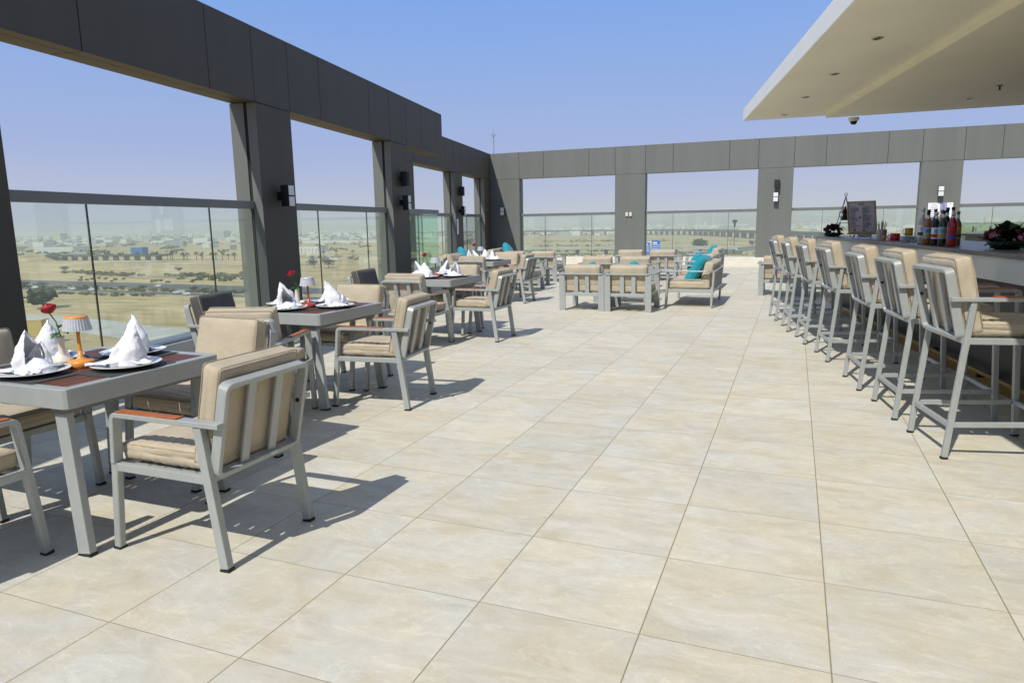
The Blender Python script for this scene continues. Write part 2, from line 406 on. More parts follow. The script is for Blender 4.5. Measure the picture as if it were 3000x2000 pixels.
def piping(hx, hy, z, M4, r=.0026):
    c = [Vector((sx*(hx), sy*(hy), z)) for sx, sy in ((-1, -1), (1, -1), (1, 1), (-1, 1))]
    P = [M4@p for p in rounded_path(c, .02, seg=3)]; P.append(P[0])
    return tube(B(), P, r, 6)

def frame4(origin, xa, ya, za):
    M4 = Matrix((Vector(xa), Vector(ya), Vector(za))).transposed().to_4x4(); M4.translation = Vector(origin); return M4

# ------------------------------------------------------------------ chairs
def make_chair(name, label, cat, S, stool, loc, rotz, group):
    t = thing(name, label, cat, loc, rotz, group)
    AZ = S+.215
    w = .027 if stool else .034
    fy0, fy1 = .63, .57
    ry = .10
    for sx in (-1, 1):
        x = sx*.262
        # rear leg rises slanting forward to the arm
        bm = B(); bar(bm, (x, .018, .012), (x, ry, AZ-.012), w, .043 if not stool else .032)
        lg = obj('leg', bm, M['paint'], t)
        bm = B(); bar(bm, (x, .0165, 0), (x, .018, .0125), w+.003, .046 if not stool else .035, bev=0); obj('foot_cap', bm, M['black'], lg)
        # front post and arm in one bent bar
        pts = rounded_path([(x, fy0, .012), (x, fy1, AZ), (x, -.02, AZ)], .026, closed=False)
        fa, arm = [], []
        bm = B(); sweep(bm, [p for p in pts if p.z < S+.0]+[Vector((x, fy0+(fy1-fy0)*S/AZ, S))], (1, 0, 0), w, .036)
        lg = obj('leg', bm, M['paint'], t)
        bm = B(); bar(bm, (x, fy0+.0015, 0), (x, fy0, .0125), w+.003, .04, bev=0); obj('foot_cap', bm, M['black'], lg)
        up = [Vector((x, fy0+(fy1-fy0)*S/AZ, S+.0005))]+[p for p in pts if p.z > S+.01]
        bm = B(); sweep(bm, up, (1, 0, 0), .048, .022); arm = obj('armrest', bm, M['paint'], t)
        bm = B(); box(bm, x-.021, x+.021, .20, .545, AZ+.0115, AZ+.018, .002); obj('arm_inlay', bm, M['wood'], arm)
        # seat side rail
        bm = B(); bar(bm, (x, .075, S-.02), (x, fy1+.015, S-.02), .028, .036); obj('seat_rail', bm, M['paint'], t)
    bm = B(); bar(bm, (-.247, fy1+.012, S-.02), (.247, fy1+.012, S-.02), .028, .034, (0, 1, 0))
    bar(bm, (-.247, .078, S-.02), (.247, .078, S-.02), .028, .034, (0, 1, 0))
    for k in range(5): bar(bm, (-.247, .145+k*.09, S-.022), (.247, .145+k*.09, S-.022), .082, .008, (0, 1, 0), .001)
    obj('seat_frame', bm, M['paint'], t)
    if stool:
        bm = B()
        for sx in (-1, 1): bar(bm, (sx*.262, .03, .205), (sx*.262, .62, .225), .022, .03)
        bar(bm, (-.246, .035, .200), (.246, .035, .200), .022, .03, (0, 1, 0))
        bar(bm, (-.246, .612, .222), (.246, .612, .222), .022, .03, (0, 1, 0))
        f = obj('footrest', bm, M['paint'], t)
        bm = B()
        for sx in (-1, 1):
            for y in (.055, .59): lathe(bm, [(0, 0), (.006, 0), (.006, .002), (0, .003)], 8, (sx*.252, y, .222))
        obj('screw', bm, M['black'], f)
    # back frame: closed rounded rectangle on a reclined plane
    b0 = Vector((0, .055, S-.005)); b1 = Vector((0, -.032, S+.375)); ua = (b1-b0).normalized(); nn = Vector((1, 0, 0)).cross(ua)
    c = [b0+Vector((-.243, 0, 0)), b0+Vector((.243, 0, 0)), b1+Vector((.243, 0, 0)), b1+Vector((-.243, 0, 0))]
    bm = B(); sweep(bm, rounded_path(c, .03), nn, .048, .022, closed=True); bf = obj('back_frame', bm, M['paint'], t)
    bm = B()
    for sx in (-1, 1):
        lathe(bm, [(0, -.004), (.010, -.004), (.010, .004), (0, .004)], 12)
        for v in list(bm.verts)[-(24+2):]: v.co = Vector((v.co.z+sx*.2305, v.co.y, v.co.x))+b0+ua*.21
    obj('bolt', bm, M['black'], bf)
    bm = B(); bar(bm, b0+Vector((.05, -.026, .0)), b0+Vector((.095, -.026, .0)), .012, .002, (0, 0, 1), 0); obj('maker_plate', bm, M['steel'], bf)
    for x in (-.083, .083):
        bm = B(); bar(bm, b0+Vector((x, 0, 0))+ua*.010, b1+Vector((x, 0, 0))-ua*.010, .045, .014); obj('back_slat', bm, M['paint'], t)
    # cushions
    sd = random.random()*50
    F1 = frame4((0, .335, S+.042), (1, 0, 0), (0, 1, 0), (0, 0, 1))
    q_ = obj('seat_cushion', cushion(.232, .262, .043, .026, .007, 10, sd, F1, 12, 40), M['fabric'], t, True)
    obj('piping', piping(.229, .259, .030, F1), M['piping'], q_, True)
    cc = b0+ua*.245+Vector((0, .083, 0))
    F2 = frame4(cc, (-1, 0, 0), ua, (0, nn.y*-1 if nn.y < 0 else nn.y, abs(nn.z)))
    q_ = obj('back_cushion', cushion(.238, .222, .050, .024, .007, 0, sd+9, F2), M['fabric'], t, True)
    for z_ in (-.040, .040): obj('piping', piping(.2365, .2205, z_, F2), M['piping'], q_, True)
    return t

CH = [  # rear-foot centre, facing angle, label
 ((.14, .707), 90, 'armchair pulled out on the aisle side of the orange lamp table'),
 ((-1.01, -.34), 0, 'armchair cut off at the lower left, pushed under the orange lamp table'),
 ((-.92, 1.71), 177, 'armchair facing the camera on the far side of the orange lamp table'),
 ((-1.92, .707), -90, 'armchair against the window at the left picture edge beside the orange lamp table'),
 ((-.46, 3.145), 96.7, 'armchair at the aisle side of the second table, its back to the aisle'),
 ((-1.21, 2.02), 19, 'slightly turned armchair on the near side of the second table, seen from behind'),
 ((-1.50, 3.93), 180, 'armchair facing the camera on the far side of the second table'),
 ((-2.32, 2.85), -78, 'armchair with a dark grey back cushion at the window side of the second table'),
 ((-.985, 6.19), 90, 'armchair at the aisle side of the third table, its back to the aisle'),
 ((-1.79, 5.13), 0, 'armchair on the near side of the third table, seen squarely from behind'),
 ((-1.90, 6.93), 180, 'armchair facing the camera on the far side of the third table'),
 ((-2.79, 5.80), -85, 'armchair with a dark grey back cushion at the window side of the third table'),
 ((-2.115, 10.06), 92, 'armchair at the aisle side of the farthest dining table'),
 ((-2.80, 9.05), 0, 'armchair on the near side of the farthest dining table, seen from behind'),
 ((-2.86, 10.85), 180, 'armchair facing the camera on the far side of the farthest dining table'),
 ((-3.62, 10.0), -92, 'armchair at the window side of the farthest dining table'),
]
g = 'dining armchairs around the square tables'
ch0 = make_chair('dining_armchair', CH[0][2], 'armchair', .405, False, (*CH[0][0], 0), R(CH[0][1]), g)
greyed = []
for i_, ((x, y), a, lb) in enumerate(CH[1:]):
    d_ = dup(ch0, (x, y, 0), R(a), lb)
    if i_ in (6, 10):
        for p_ in d_.children:
            if p_.name.startswith('back_cushion'):
                p_.data = p_.data.copy(); p_.data.materials[0] = M['greyfab']; p_['label'] = 'dark grey back cushion'

ST = [((3.078, 2.941), (2.978, 3.437)), ((2.917, 3.741), (2.841, 4.248)), ((2.758, 4.60), (2.689, 5.093)), ((2.571, 5.765), (2.483, 6.287)),
      ((2.375, 6.757), (2.293, 7.273)), ((2.192, 7.644), (2.122, 8.183)), ((2.029, 8.635), (1.934, 9.181))]
SL = ['bar stool nearest the camera, cut by the right picture edge', 'second bar stool from the camera', 'third bar stool from the camera',
      'middle stool of the seven along the bar', 'third bar stool from the far end of the bar', 'second bar stool from the far end of the bar', 'farthest bar stool, beside the lounge chair']
st0 = None
for (a, b), lb in zip(ST, SL):
    a, b = Vector((*a, 0)), Vector((*b, 0)); m = (a+b)/2; d = (b-a).normalized(); ang = math.atan2(d.y, d.x)-PI  # left hand axis
    fwd = Vector((d.y, -d.x, 0)); ang = math.atan2(-fwd.x, fwd.y)
    lb = lb + ', pale frame with beige cushions' if len(lb.split()) < 9 else lb
    if st0 is None: st0 = make_chair('bar_stool', lb, 'bar stool', .715, True, m, ang, 'bar stools along the counter')
    else: dup(st0, m, ang, lb)

def vary_cushions(roots, S):
    seats, backs = [], []
    F1 = frame4((0, .335, S+.042), (1, 0, 0), (0, 1, 0), (0, 0, 1))
    b0 = Vector((0, .055, S-.005)); b1 = Vector((0, -.032, S+.375)); ua = (b1-b0).normalized(); nn = Vector((1, 0, 0)).cross(ua)
    for k in range(3):
        F2 = frame4(b0+ua*.243+Vector((0, .083+.004*k, 0)), (-1, 0, 0), (ua+Vector((0, -.02*k+.02, 0))).normalized(), (0, abs(nn.y), abs(nn.z)))
        for lst, bm in ((seats, cushion(.232, .262, .043, .026, .007+.004*k, 10, 31*k+S, F1, 12, 40)), (backs, cushion(.238, .222, .050, .024, .005+.004*k, 0, 17*k+3+S, F2))):
            me = bpy.data.meshes.new('cushion_shape'); bmesh.ops.recalc_face_normals(bm, faces=bm.faces); bm.to_mesh(me); bm.free(); me.materials.append(M['fabric'])
            for p in me.polygons: p.use_smooth = True
            lst.append(me)
    for i, r in enumerate(roots):
        for ch in r.children:
            if ch.name.startswith('seat_cushion'): ch.data = seats[i % 3]
            if ch.name.startswith('back_cushion') and ch.data.materials[0] != M['greyfab']: ch.data = backs[(i*2+1) % 3]
vary_cushions([o for o in COL.objects if o.type == 'EMPTY' and o.name.startswith('dining_armchair')], .405)
vary_cushions([o for o in COL.objects if o.type == 'EMPTY' and o.name.startswith('bar_stool')], .715)

# ------------------------------------------------------------------ lounge seats
def make_lounge(name, label, cat, W, nseat, loc, rotz, group, nsl=2):
    t = thing(name, label, cat, loc, rotz, group)
    H2 = W/2
    for sx in (-1, 1):
        x = sx*(H2-.049)
        bm = B(); bar(bm, (x, .03, .0), (x, .0, .575), .095, .03); obj('leg', bm, M['paint'], t)
        bm = B(); bar(bm, (x, .75, .0), (x, .72, .575), .095, .03); obj('leg', bm, M['paint'], t)
        bm = B(); box(bm, sx*H2-.03, sx*H2+.03, .08, .76, .578, .60, .004)
        obj('armrest', bm, M['paint'], t)
        bm = B(); bar(bm, (x, .03, .27), (x, .74, .27), .03, .05); obj('side_rail', bm, M['paint'], t)
    bm = B()
    pts = [(-H2, .08), (-H2+.055, .0), (H2-.055, .0), (H2, .08)]
    sweep(bm, [Vector((p[0], p[1], .589)) for p in pts], (0, 0, 1), .022, .06); obj('top_rail', bm, M['paint'], t)
    bm = B(); bar(bm, (-H2+.1, .02, .265), (H2-.1, .02, .265), .03, .05, (0, 1, 0)); bar(bm, (-H2+.1, .735, .265), (H2-.1, .735, .265), .03, .05, (0, 1, 0))
    obj('seat_frame', bm, M['paint'], t)
    n = nsl
    for k in range(n):
        x = -H2+.1+(W-.2)*(k+1)/(n+1)
        bm = B(); bar(bm, (x, .018, .292), (x, .003, .576), .065 if n < 4 else .035, .012); obj('back_slat', bm, M['paint'], t)
    sw = (W-.14)/nseat
    for k in range(nseat):
        cx = -H2+.07+sw*(k+.5); sd = random.random()*60
        obj('seat_cushion', cushion(sw/2-.006, .335, .062, .034, .010, 0, sd, frame4((cx, .40, .362), (1, 0, 0), (0, 1, 0), (0, 0, 1))), M['fabric'], t, True)
        ua = Vector((0, -.20, .98)).normalized()
        obj('back_cushion', cushion(sw/2-.006, .175, .068, .036, .010, 0, sd+4, frame4((cx, .108, .555), (-1, 0, 0), ua, (0, ua.z, -ua.y))), M['fabric'], t, True)
    return t
gl = 'low lounge armchairs in the seating groups'
LG = [((-.873, 9.05), 0, 'left of the two nearest lounge armchairs, seen from behind'),
      ((-.131, 9.05), 0, 'right of the two nearest lounge armchairs, seen from behind'),
      ((-1.345, 11.72), 0, 'left lounge armchair of the middle row behind the nearest pair'),
      ((-.60, 11.72), 0, 'right lounge armchair of the middle row behind the nearest pair'),
      ((-1.37, 14.85), 0, 'left lounge armchair of the farthest centre row'),
      ((-.61, 14.85), 0, 'right lounge armchair of the farthest centre row'),
      ((-3.80, 11.72), 0, 'left lounge armchair of the pair behind the farthest dining table'),
      ((-3.05, 11.72), 0, 'right lounge armchair of the pair behind the farthest dining table'),
      ((-4.12, 14.2), 0, 'left lounge armchair of the pair near the wall corner'),
      ((-3.35, 14.2), 0, 'right lounge armchair of the pair near the wall corner'),
      ((2.02, 12.0), 0, 'lounge armchair beyond the farthest bar stools'),
      ((2.78, 12.0), 0, 'lounge armchair half hidden beyond the bar end')]
lg0 = make_lounge('lounge_armchair', LG[0][2], 'armchair', .74, 1, (*LG[0][0], 0), R(LG[0][1]), gl)
for (x, y), a, lb in LG[1:]: dup(lg0, (x, y, 0), R(a), lb)
SF = [((1.07, 10.58), 90, 'nearest two seat sofa seen side on with one big teal pillow'),
      ((.78, 13.35), 90, 'middle two seat sofa seen side on behind the nearest one'),
      ((.58, 16.4), 90, 'farthest two seat sofa seen side on near the far wall'),
      ((-5.42, 16.0), -80.5, 'shaded two seat sofa set against the dark left wall'),
      ((-5.28, 13.15), -80.5, 'shaded two seat sofa by the windows, partly behind the farthest dining table')]
sf0 = make_lounge('two_seat_sofa', SF[0][2], 'sofa', 1.44, 2, (*SF[0][0], 0), R(SF[0][1]), 'two seat lounge sofas', 7)
for (x, y), a, lb in SF[1:]: dup(sf0, (x, y, 0), R(a), lb)

def make_pillow(lb, loc, rot, hs=.22):
    o = obj('throw_pillow', cushion(hs, hs, .05, .05, .06, 0, random.random()*40, nx=10, ny=10), M['teal'], None, True)
    o.location = loc; o.rotation_euler = rot
    return tag(o, lb, 'pillow', 'teal throw pillows on the lounge seats')
make_pillow('large teal pillow leaning in the nearest side-on sofa', (.76, 10.42, .57), (R(0), R(-58), R(-8)), .27)
make_pillow('teal pillow leaning in the middle side-on sofa', (.38, 12.95, .52), (R(0), R(-62), R(6)), .25)
make_pillow('teal pillow leaning in the farthest side-on sofa', (.33, 16.5, .58), (R(0), R(-62), R(5)))
make_pillow('teal pillow whose corner shows above the nearest right lounge armchair', (-.10, 9.29, .515), (R(64), R(0), R(0))).rotation_euler = (Matrix.Rotation(R(64), 3, 'X')@Matrix.Rotation(R(45), 3, 'Z')).to_euler()
make_pillow('teal pillow whose corner shows above the nearest left lounge armchair', (-.80, 9.29, .50), (R(64), R(0), R(0))).rotation_euler = (Matrix.Rotation(R(64), 3, 'X')@Matrix.Rotation(R(40), 3, 'Z')).to_euler()
make_pillow('teal pillow on the shaded sofa by the dark wall', (-5.12, 16.45, .62), (R(0), R(-58), R(10))).rotation_euler = (Matrix.Rotation(R(8), 3, 'Z')@Matrix.Rotation(R(60), 3, 'Y')@Matrix.Rotation(R(40), 3, 'Z')).to_euler()
make_pillow('teal pillow on the shaded sofa nearer the camera by the window wall', (-4.93, 13.25, .62), (R(0), R(-58), R(10))).rotation_euler = (Matrix.Rotation(R(12), 3, 'Z')@Matrix.Rotation(R(60), 3, 'Y')@Matrix.Rotation(R(40), 3, 'Z')).to_euler()

# coffee tables
def make_coffee(lb, loc):
    t = thing('coffee_table', lb, 'coffee table', loc, 0, 'low coffee tables in the seating groups')
    bm = B(); box(bm, -.5, .5, -.32, .32, .36, .40, .006); obj('tabletop', bm, M['paint'], t)
    bm = B()
    box(bm, -.44, .44, -.275, .275, .4015, .405)
    obj('top_inlay', bm, M['placemat'], t)
    for sx in (-1, 1):
        for sy in (-1, 1):
            bm = B(); box(bm, sx*.44-.045, sx*.44+.045, sy*.28-.02, sy*.28+.02, 0, .358, .004); obj('leg', bm, M['paint'], t)
    bm = B(); box(bm, -.395, .395, -.294, -.266, .10, .15, .003); box(bm, -.395, .395, .266, .294, .10, .15, .003); obj('stretcher', bm, M['paint'], t)
    return t
cf = make_coffee('coffee table in front of the nearest lounge armchairs', (-.5, 10.48, 0))
dup(cf, (-.95, 13.25, 0), 0, 'coffee table in front of the middle lounge row')
dup(cf, (-.95, 16.4, 0), 0, 'coffee table in front of the farthest centre row')
dup(cf, (-3.4, 13.2, 0), 0, 'coffee table between the left lounge pairs')
dup(cf, (-4.0, 16.0, 0), 0, 'coffee table before the shaded sofa')
dup(cf, (2.6, 13.5, 0), 0, 'coffee table beyond the bar end')

# ------------------------------------------------------------------ dining tables
def make_table(name, lb, loc, rotz):
    t = thing(name, lb, 'table', loc, rotz, 'square dining tables along the window wall')
    h = .425; z1 = .745; z0 = .658; bw = .035
    bm = B()
    pts = rounded_path([(-h+.0125, -h+.0125, 0), (h-.0125, -h+.0125, 0), (h-.0125, h-.0125, 0), (-h+.0125, h-.0125, 0)], .018, seg=3)
    sweep(bm, [p+Vector((0, 0, (z0+z1)/2)) for p in pts], (0, 0, 1), z1-z0, .025, closed=True)
    obj('apron', bm, M['paint'], t)
    bm = B()
    for s in (-1, 1):
        box(bm, -h+.026, h-.026, s*(h-.04)-.0135, s*(h-.04)+.0135, z1-.014, z1-.0015)
        box(bm, s*(h-.04)-.0135, s*(h-.04)+.0135, -h+.054, h-.054, z1-.014, z1-.0015)
    obj('top_frame', bm, M['paint'], t)
    bm = B(); n = 15; ww = (2*h-.11)/n
    for k in range(n):
        x = -h+.055+ww*k
        box(bm, x+.003, x+ww-.003, -h+.056, h-.056, z1-.016, z1-.002, .001)
    obj('slat_top', bm, M['wood_slat'], t)
    bm = B()
    for y in (-.25, .25): box(bm, -h+.03, h-.03, y-.02, y+.02, z0+.01, z1-.018)
    box(bm, -.03, .03, -h+.03, h-.03, z0-.012, z0+.008)
    for s in (-1, 1): box(bm, s*.33-.03, s*.33+.03, -h+.028, h-.028, z0-.03, z0-.001, .002)
    obj('under_frame', bm, M['rail'], t)
    for sx in (-1, 1):
        for sy in (-1, 1):
            bm = B(); bar(bm, (sx*.40, sy*.39, .01), (sx*.325, sy*.365, z0-.032), .072, .036, (1, 0, 0), .003); lg = obj('leg', bm, M['paint'], t)
            bm = B(); bar(bm, (sx*.4012, sy*.3904, 0), (sx*.40, sy*.39, .0105), .075, .039, (1, 0, 0), 0); obj('foot_cap', bm, M['black'], lg)
    return t
TB = [((-.965, .735), 0, 'nearest square dining table with the orange lamp on it'), ((-1.455, 3.09), -1.5, 'second square dining table, with red footed lamp beside a rose'),
      ((-1.96, 6.24), -1, 'third square dining table from the camera'), ((-3.04, 10.0), 0, 'farthest square dining table, in front of the left lounge chairs')]
tb0 = make_table('dining_table', TB[0][2], (*TB[0][0], 0), 0)
for (x, y), a, lb in TB[1:]: dup(tb0, (x, y, 0), R(a), lb)

# table setting
def plate_bm():
    return lathe(B(), [(0, .006), (.095, .006), (.108, .012), (.151, .021), (.155, .0235), (.151, .0245), (.11, .016), (.096, .010), (0, .010)], 40)
def under_disc_bm():  # flat black disc beneath each plate
    return lathe(B(), [(0, 0), (.138, 0), (.140, .003), (.09, .006), (0, .006)], 40)

def napkin_bm(seed, h=.19):
    """folded napkin: one tall blunt sail with soft creases, a second lower lobe and cloth spilling over the plate"""
    rnd = random.Random(seed); bm = B(); ph = rnd.uniform(0, 6.28)
    def patch(fn, nu=22, nv=16):
        gg = [[bm.verts.new(fn(i/nu, j/nv)) for i in range(nu+1)] for j in range(nv+1)]
        for j in range(nv):
            for i in range(nu): bm.faces.new((gg[j][i], gg[j][i+1], gg[j+1][i+1], gg[j+1][i]))
    def sail(hh, base, wrap, a0, lean, cx_, cy_, blunt, sd):
        def f(u, v):
            q = u*2-1; a = a0+q*wrap
            prof = base*((1-v)**1.0*.72+.28*(1-v)**.4)*(1+.42*math.sin(PI*v)**1.5)+blunt*(1-v**8)
            sh = 1-.38*abs(q)**1.1
            sh *= 1-.26*math.exp(-((q-.42)/.16)**2)*(1-.5*v)-.22*math.exp(-((q+.50)/.14)**2)*(1-.6*v)+.12*math.cos(7*q+sd)*(1-v)**.7
            wob = noise.noise(Vector((q*2.5+sd, v*3.5, sd)))*.016*(1-v*.6)
            r = max(.001, prof*sh+wob)
            z = hh*(v-.10*q*q*v)
            ca, sa = math.cos(a0), math.sin(a0); lx, ly = r*math.cos(q*wrap)*.82, r*math.sin(q*wrap)*1.12
            crumple = noise.noise(Vector((q*7+sd, v*9, sd*2)))*.006
            lx += crumple; ly += crumple*.7+.018*v*v*math.sin(sd)
            return Vector((cx_+lx*ca-ly*sa+lean[0]*v**1.6, cy_+lx*sa+ly*ca+lean[1]*v**1.6, .004+z+.006*math.sin(4*q+sd)*v))
        return f
    l1 = (rnd.uniform(.02, .05)*rnd.choice([-1, 1]), rnd.uniform(.015, .045)*rnd.choice([-1, 1]))
    patch(sail(h, .078, 2.1, ph, l1, 0, 0, .013, seed), 30, 22)
    a2 = ph+rnd.choice([-1, 1])*rnd.uniform(.9, 1.7); l2 = (math.cos(a2)*.025, math.sin(a2)*.025)
    patch(sail(h*rnd.uniform(.50, .72), .060, 1.9, a2, l2, math.cos(a2)*.035, math.sin(a2)*.035, .014, seed+7))
    patch(sail(h*.34, .075, 2.9, ph+2.6, (0, 0), -math.cos(ph)*.02, -math.sin(ph)*.02, .02, seed+3))
    for q0 in (ph+2.3, ph-2.0, ph+.3):
        L0 = rnd.uniform(.12, .165); W0 = rnd.uniform(.11, .15); d = Vector((math.cos(q0), math.sin(q0), 0)); s = Vector((-d.y, d.x, 0))
        def wing(u, v, d=d, s=s, L0=L0, W0=W0, q0=q0):
            y = (u-.5)*W0*(1-.62*v); x = .01+L0*v
            z = .012+.045*(1-v)**1.5*(1-abs(u-.5))+.009*math.sin(v*4.5+q0)*(1-abs(2*u-1))+.012*noise.noise(Vector((u*3+seed, v*3, q0)))+.006*math.cos(9*u+q0)*(1-v*.5)
            return d*x+s*y+Vector((0, 0, max(.004+.012*v, z)))
        patch(wing, 12, 10)
    return bm

def leaf(bm, base, d, L0, W0, mi=0, droop=.3):
    d = Vector(d).normalized(); s = d.cross(Vector((0, 0, 1)));
    if s.length < .1: s = Vector((1, 0, 0))
    s.normalize(); up = s.cross(d); rows = []
    for k in range(6):
        t = k/5; w = W0*math.sin(PI*(t*.9+.06))**.8*(1 if t < 1 else .1)
        p = Vector(base)+d*L0*t-Vector((0, 0, droop*L0*t*t))
        rows.append([bm.verts.new(p-s*w+up*.12*w), bm.verts.new(p-up*.18*w), bm.verts.new(p+s*w+up*.12*w)])
    for a, b in zip(rows, rows[1:]):
        for i in range(2): bm.faces.new((a[i], a[i+1], b[i+1], b[i])).material_index = mi

def bloom(bm, c, r, mi=0, seed=0, tilt=(0, 0)):
    rnd = random.Random(seed); rot = Matrix.Rotation(tilt[0], 3, 'X')@Matrix.Rotation(tilt[1], 3, 'Y')
    for k in range(6):
        rr = r*(.20+.15*k); ph = rnd.random()*6; n = 24; rows = []
        top = r*(.72-.10*k)
        for j in range(7):
            v = j/6; row = []
            for i in range(n):
                a = 2*PI*i/n
                lob = abs(math.sin(1.5*a+ph))
                q = rr*(.30+.72*math.sin(PI*min(1, v*.72+.02)))*(1+.07*lob*v)
                if k > 3: q += rr*.20*v**5*lob
                z = -r*.72+(top+r*.72)*v+.16*r*(lob-.5)*v**3-(.10*r*v**6 if k > 3 else 0)
                row.append(bm.verts.new(Vector(c)+rot@Vector((q*math.cos(a), q*math.sin(a), z))))
            rows.append(row)
        for a, b in zip(rows, rows[1:]):
            for i in range(n): bm.faces.new((a[i], a[(i+1) % n], b[(i+1) % n], b[i])).material_index = mi

def make_vase(kind, lb, loc, rotz):
    t = thing('bud_vase', lb, 'vase', loc, rotz, 'bud vases with a red rose on the dining tables')
    if kind == 0: prof = [(0, 0), (.022, .001), (.036, .010), (.040, .022), (.034, .036), (.018, .046), (.0125, .058), (.0115, .09), (.014, .128), (.016, .132), (.012, .131), (.009, .09), (0, .085)]
    else: prof = [(0, 0), (.028, .001), (.036, .012), (.036, .022), (.020, .034), (.0155, .045), (.0155, .125), (.0165, .13), (.013, .13), (.012, .05), (0, .05)]
    prof = [(a*1.2, b*1.12) for a, b in prof]
    obj('vase_body', lathe(B(), prof, 28), M['vase'], t, True)
    top = Vector((-.036, -.016, .285))
    bm = B(); tube(bm, [(0, 0, .07), (.004, 0, .15), (-.010, -.005, .22), tuple(top-Vector((0, 0, .02)))], .0028, 6)
    st = obj('stem', bm, M['leaf'], t, True)
    bm = B()
    leaf(bm, (0, 0, .16), (-.9, -.3, .35), .055, .019, 0, .5); leaf(bm, (0, 0, .170), (.9, .2, .3), .052, .018, 0, .5)
    leaf(bm, (0, 0, .19), (-.6, .5, .6), .045, .014, 0, .4); leaf(bm, (0, 0, .16), (.1, -.9, .2), .05, .018, 0, .6); leaf(bm, (-.01, 0, .19), (.8, .3, .5), .03, .008, 0, .4)
    obj('leaf', bm, M['leaf'], t, True)
    bm = B(); bloom(bm, top, .034, 0, 3, (R(8), R(-24))); obj('bloom', bm, M['rose'], t, True)
    return t

def make_lamp(kind, lb, loc):
    t = thing('table_lamp', lb, 'lamp', loc, 0, 'small cordless table lamps on the dining tables')
    mm = M['orange'] if kind == 0 else M['pink'] if kind == 1 else M['lampwhite']
    obj('base', lathe(B(), [(0, 0), (.050, 0), (.053, .004), (.055, .024), (.050, .028), (.022, .033), (.012, .045), (.0095, .07), (0, .07)], 36), mm, t, True)
    obj('stem', lathe(B(), [(.0095, .068), (.0075, .10), (.0075, .165), (.004, .168), (.004, .215), (0, .215)], 16), mm, t, True)
    obj('lamp_shade', lathe(B(), [(.058, .158), (.046, .212), (.044, .212), (.0555, .158)], 60, rib=.035), M['acrylic'], t)
    obj('shade_cap', lathe(B(), [(0, .208), (.046, .208), (.048, .212), (.046, .217), (.02, .219), (0, .219)], 36), mm if kind == 0 else M['acrylic'], t, True)
    if kind == 0:
        bm = B()
        for k in range(5): box(bm, -.012+k*.005, -.009+k*.005, -.0552, -.054, .010, .017-(k % 2)*.003)
        obj('printed_mark', bm, M['ink'], t)
    for ch in t.children: ch.data.transform(Matrix.Diagonal((1.06, 1.06, 1.13, 1)))
    return t

TN = ['the orange lamp table', 'the second dining table', 'the third dining table', 'the farthest dining table']
SN = [('aisle side', (.265, 0)), ('far side', (0, .265)), ('window side', (-.265, 0)), ('near side', (0, -.265))]
for ti, ((tx, ty), ta, _) in enumerate(TB):
    rot = Matrix.Rotation(R(ta), 3, 'Z')
    for si, (sn, (ox, oy)) in enumerate(SN):
        p = rot@Vector((ox, oy, 0))+Vector((tx, ty, 0))
        bm = B(); w, d = ((.24, .36) if ox else (.36, .24))
        q = rot@Vector((ox*1.02, oy*1.02, 0))+Vector((tx, ty, 0))
        box(bm, -w/2, w/2, -d/2, d/2, .0005, .003, .001)
        o = obj('placemat', bm, M['placemat'], None); o.location = (q.x, q.y, .7435+(.0012 if si % 2 else 0)); o.rotation_euler = (0, 0, R(ta))
        tag(o, 'dark woven placemat on the %s of %s' % (sn, TN[ti]), 'placemat', 'dark placemats under the plates')
        jx, jy = random.uniform(-.012, .012), random.uniform(-.012, .012)
        pt = thing('dinner_plate', 'round white plate on the %s of %s' % (sn, TN[ti]), 'plate', (p.x+jx, p.y+jy, .7478), 0, 'white plates on the dining tables')
        obj('plate_rim', plate_bm(), M['plate'], pt, True); obj('under_disc', under_disc_bm(), M['black'], pt, True)
        nb = napkin_bm(ti*10+si, .185 if ti == 0 else .18)
        o = obj('folded_napkin', nb, M['cloth'], None, True); o.location = (p.x+jx, p.y+jy, .7580); o.rotation_euler = (0, 0, random.uniform(0, 6.28))
        tag(o, 'white peaked napkin on the plate at the %s of %s' % (sn, TN[ti]), 'napkin', 'folded white napkins standing on the plates')
    c = Vector((tx, ty, .7435))
    make_vase(0 if ti == 0 else 1, 'single red rose in a cream vase on ' + TN[ti], c+rot@Vector((-.08, -.06, 0)), R([0, 40, 20, 60][ti]))
    make_lamp([0, 1, 1, 2][ti], ['small orange table lamp with ribbed clear shade beside the cream vase', 'red footed table lamp with ribbed clear shade on the second dining table', 'red footed table lamp with clear shade on the third dining table', 'pale table lamp on the farthest dining table'][ti], c+rot@Vector((.012, -.035, 0)))

# ------------------------------------------------------------------ terrace floor and perimeter
SL1 = -.165
def wx(y, off=0.): return -2.85+SL1*y-off*1.0135       # inner face of the near left wall
def wx2(y, off=0.): return -7.34+SL1*(y-20.354)-off*1.0135
YF = 20.354
bm = B()
vs = [bm.verts.new(v) for v in ((wx(-7)-.36, -7, 0), (12.5, -7, 0), (12.5, YF+.3, 0), (wx2(YF)-.3, YF+.3, 0), (wx2(12.0)-.3, 12.0, 0), (wx(12.0)-.36, 12.0, 0))]
bm.faces.new(vs); o = obj('terrace_floor', bm, M['tile'], None); tag(o, kind='structure')

UW = Vector((SL1, 1, 0)).normalized(); NW = Vector((UW.y, -UW.x, 0))    # along wall (away) and inward normal
def wallframe(origin): return frame4(origin, UW, NW*-1, (0, 0, 1)) if False else frame4(origin, UW, Vector((-UW.y, UW.x, 0)), (0, 0, 1))
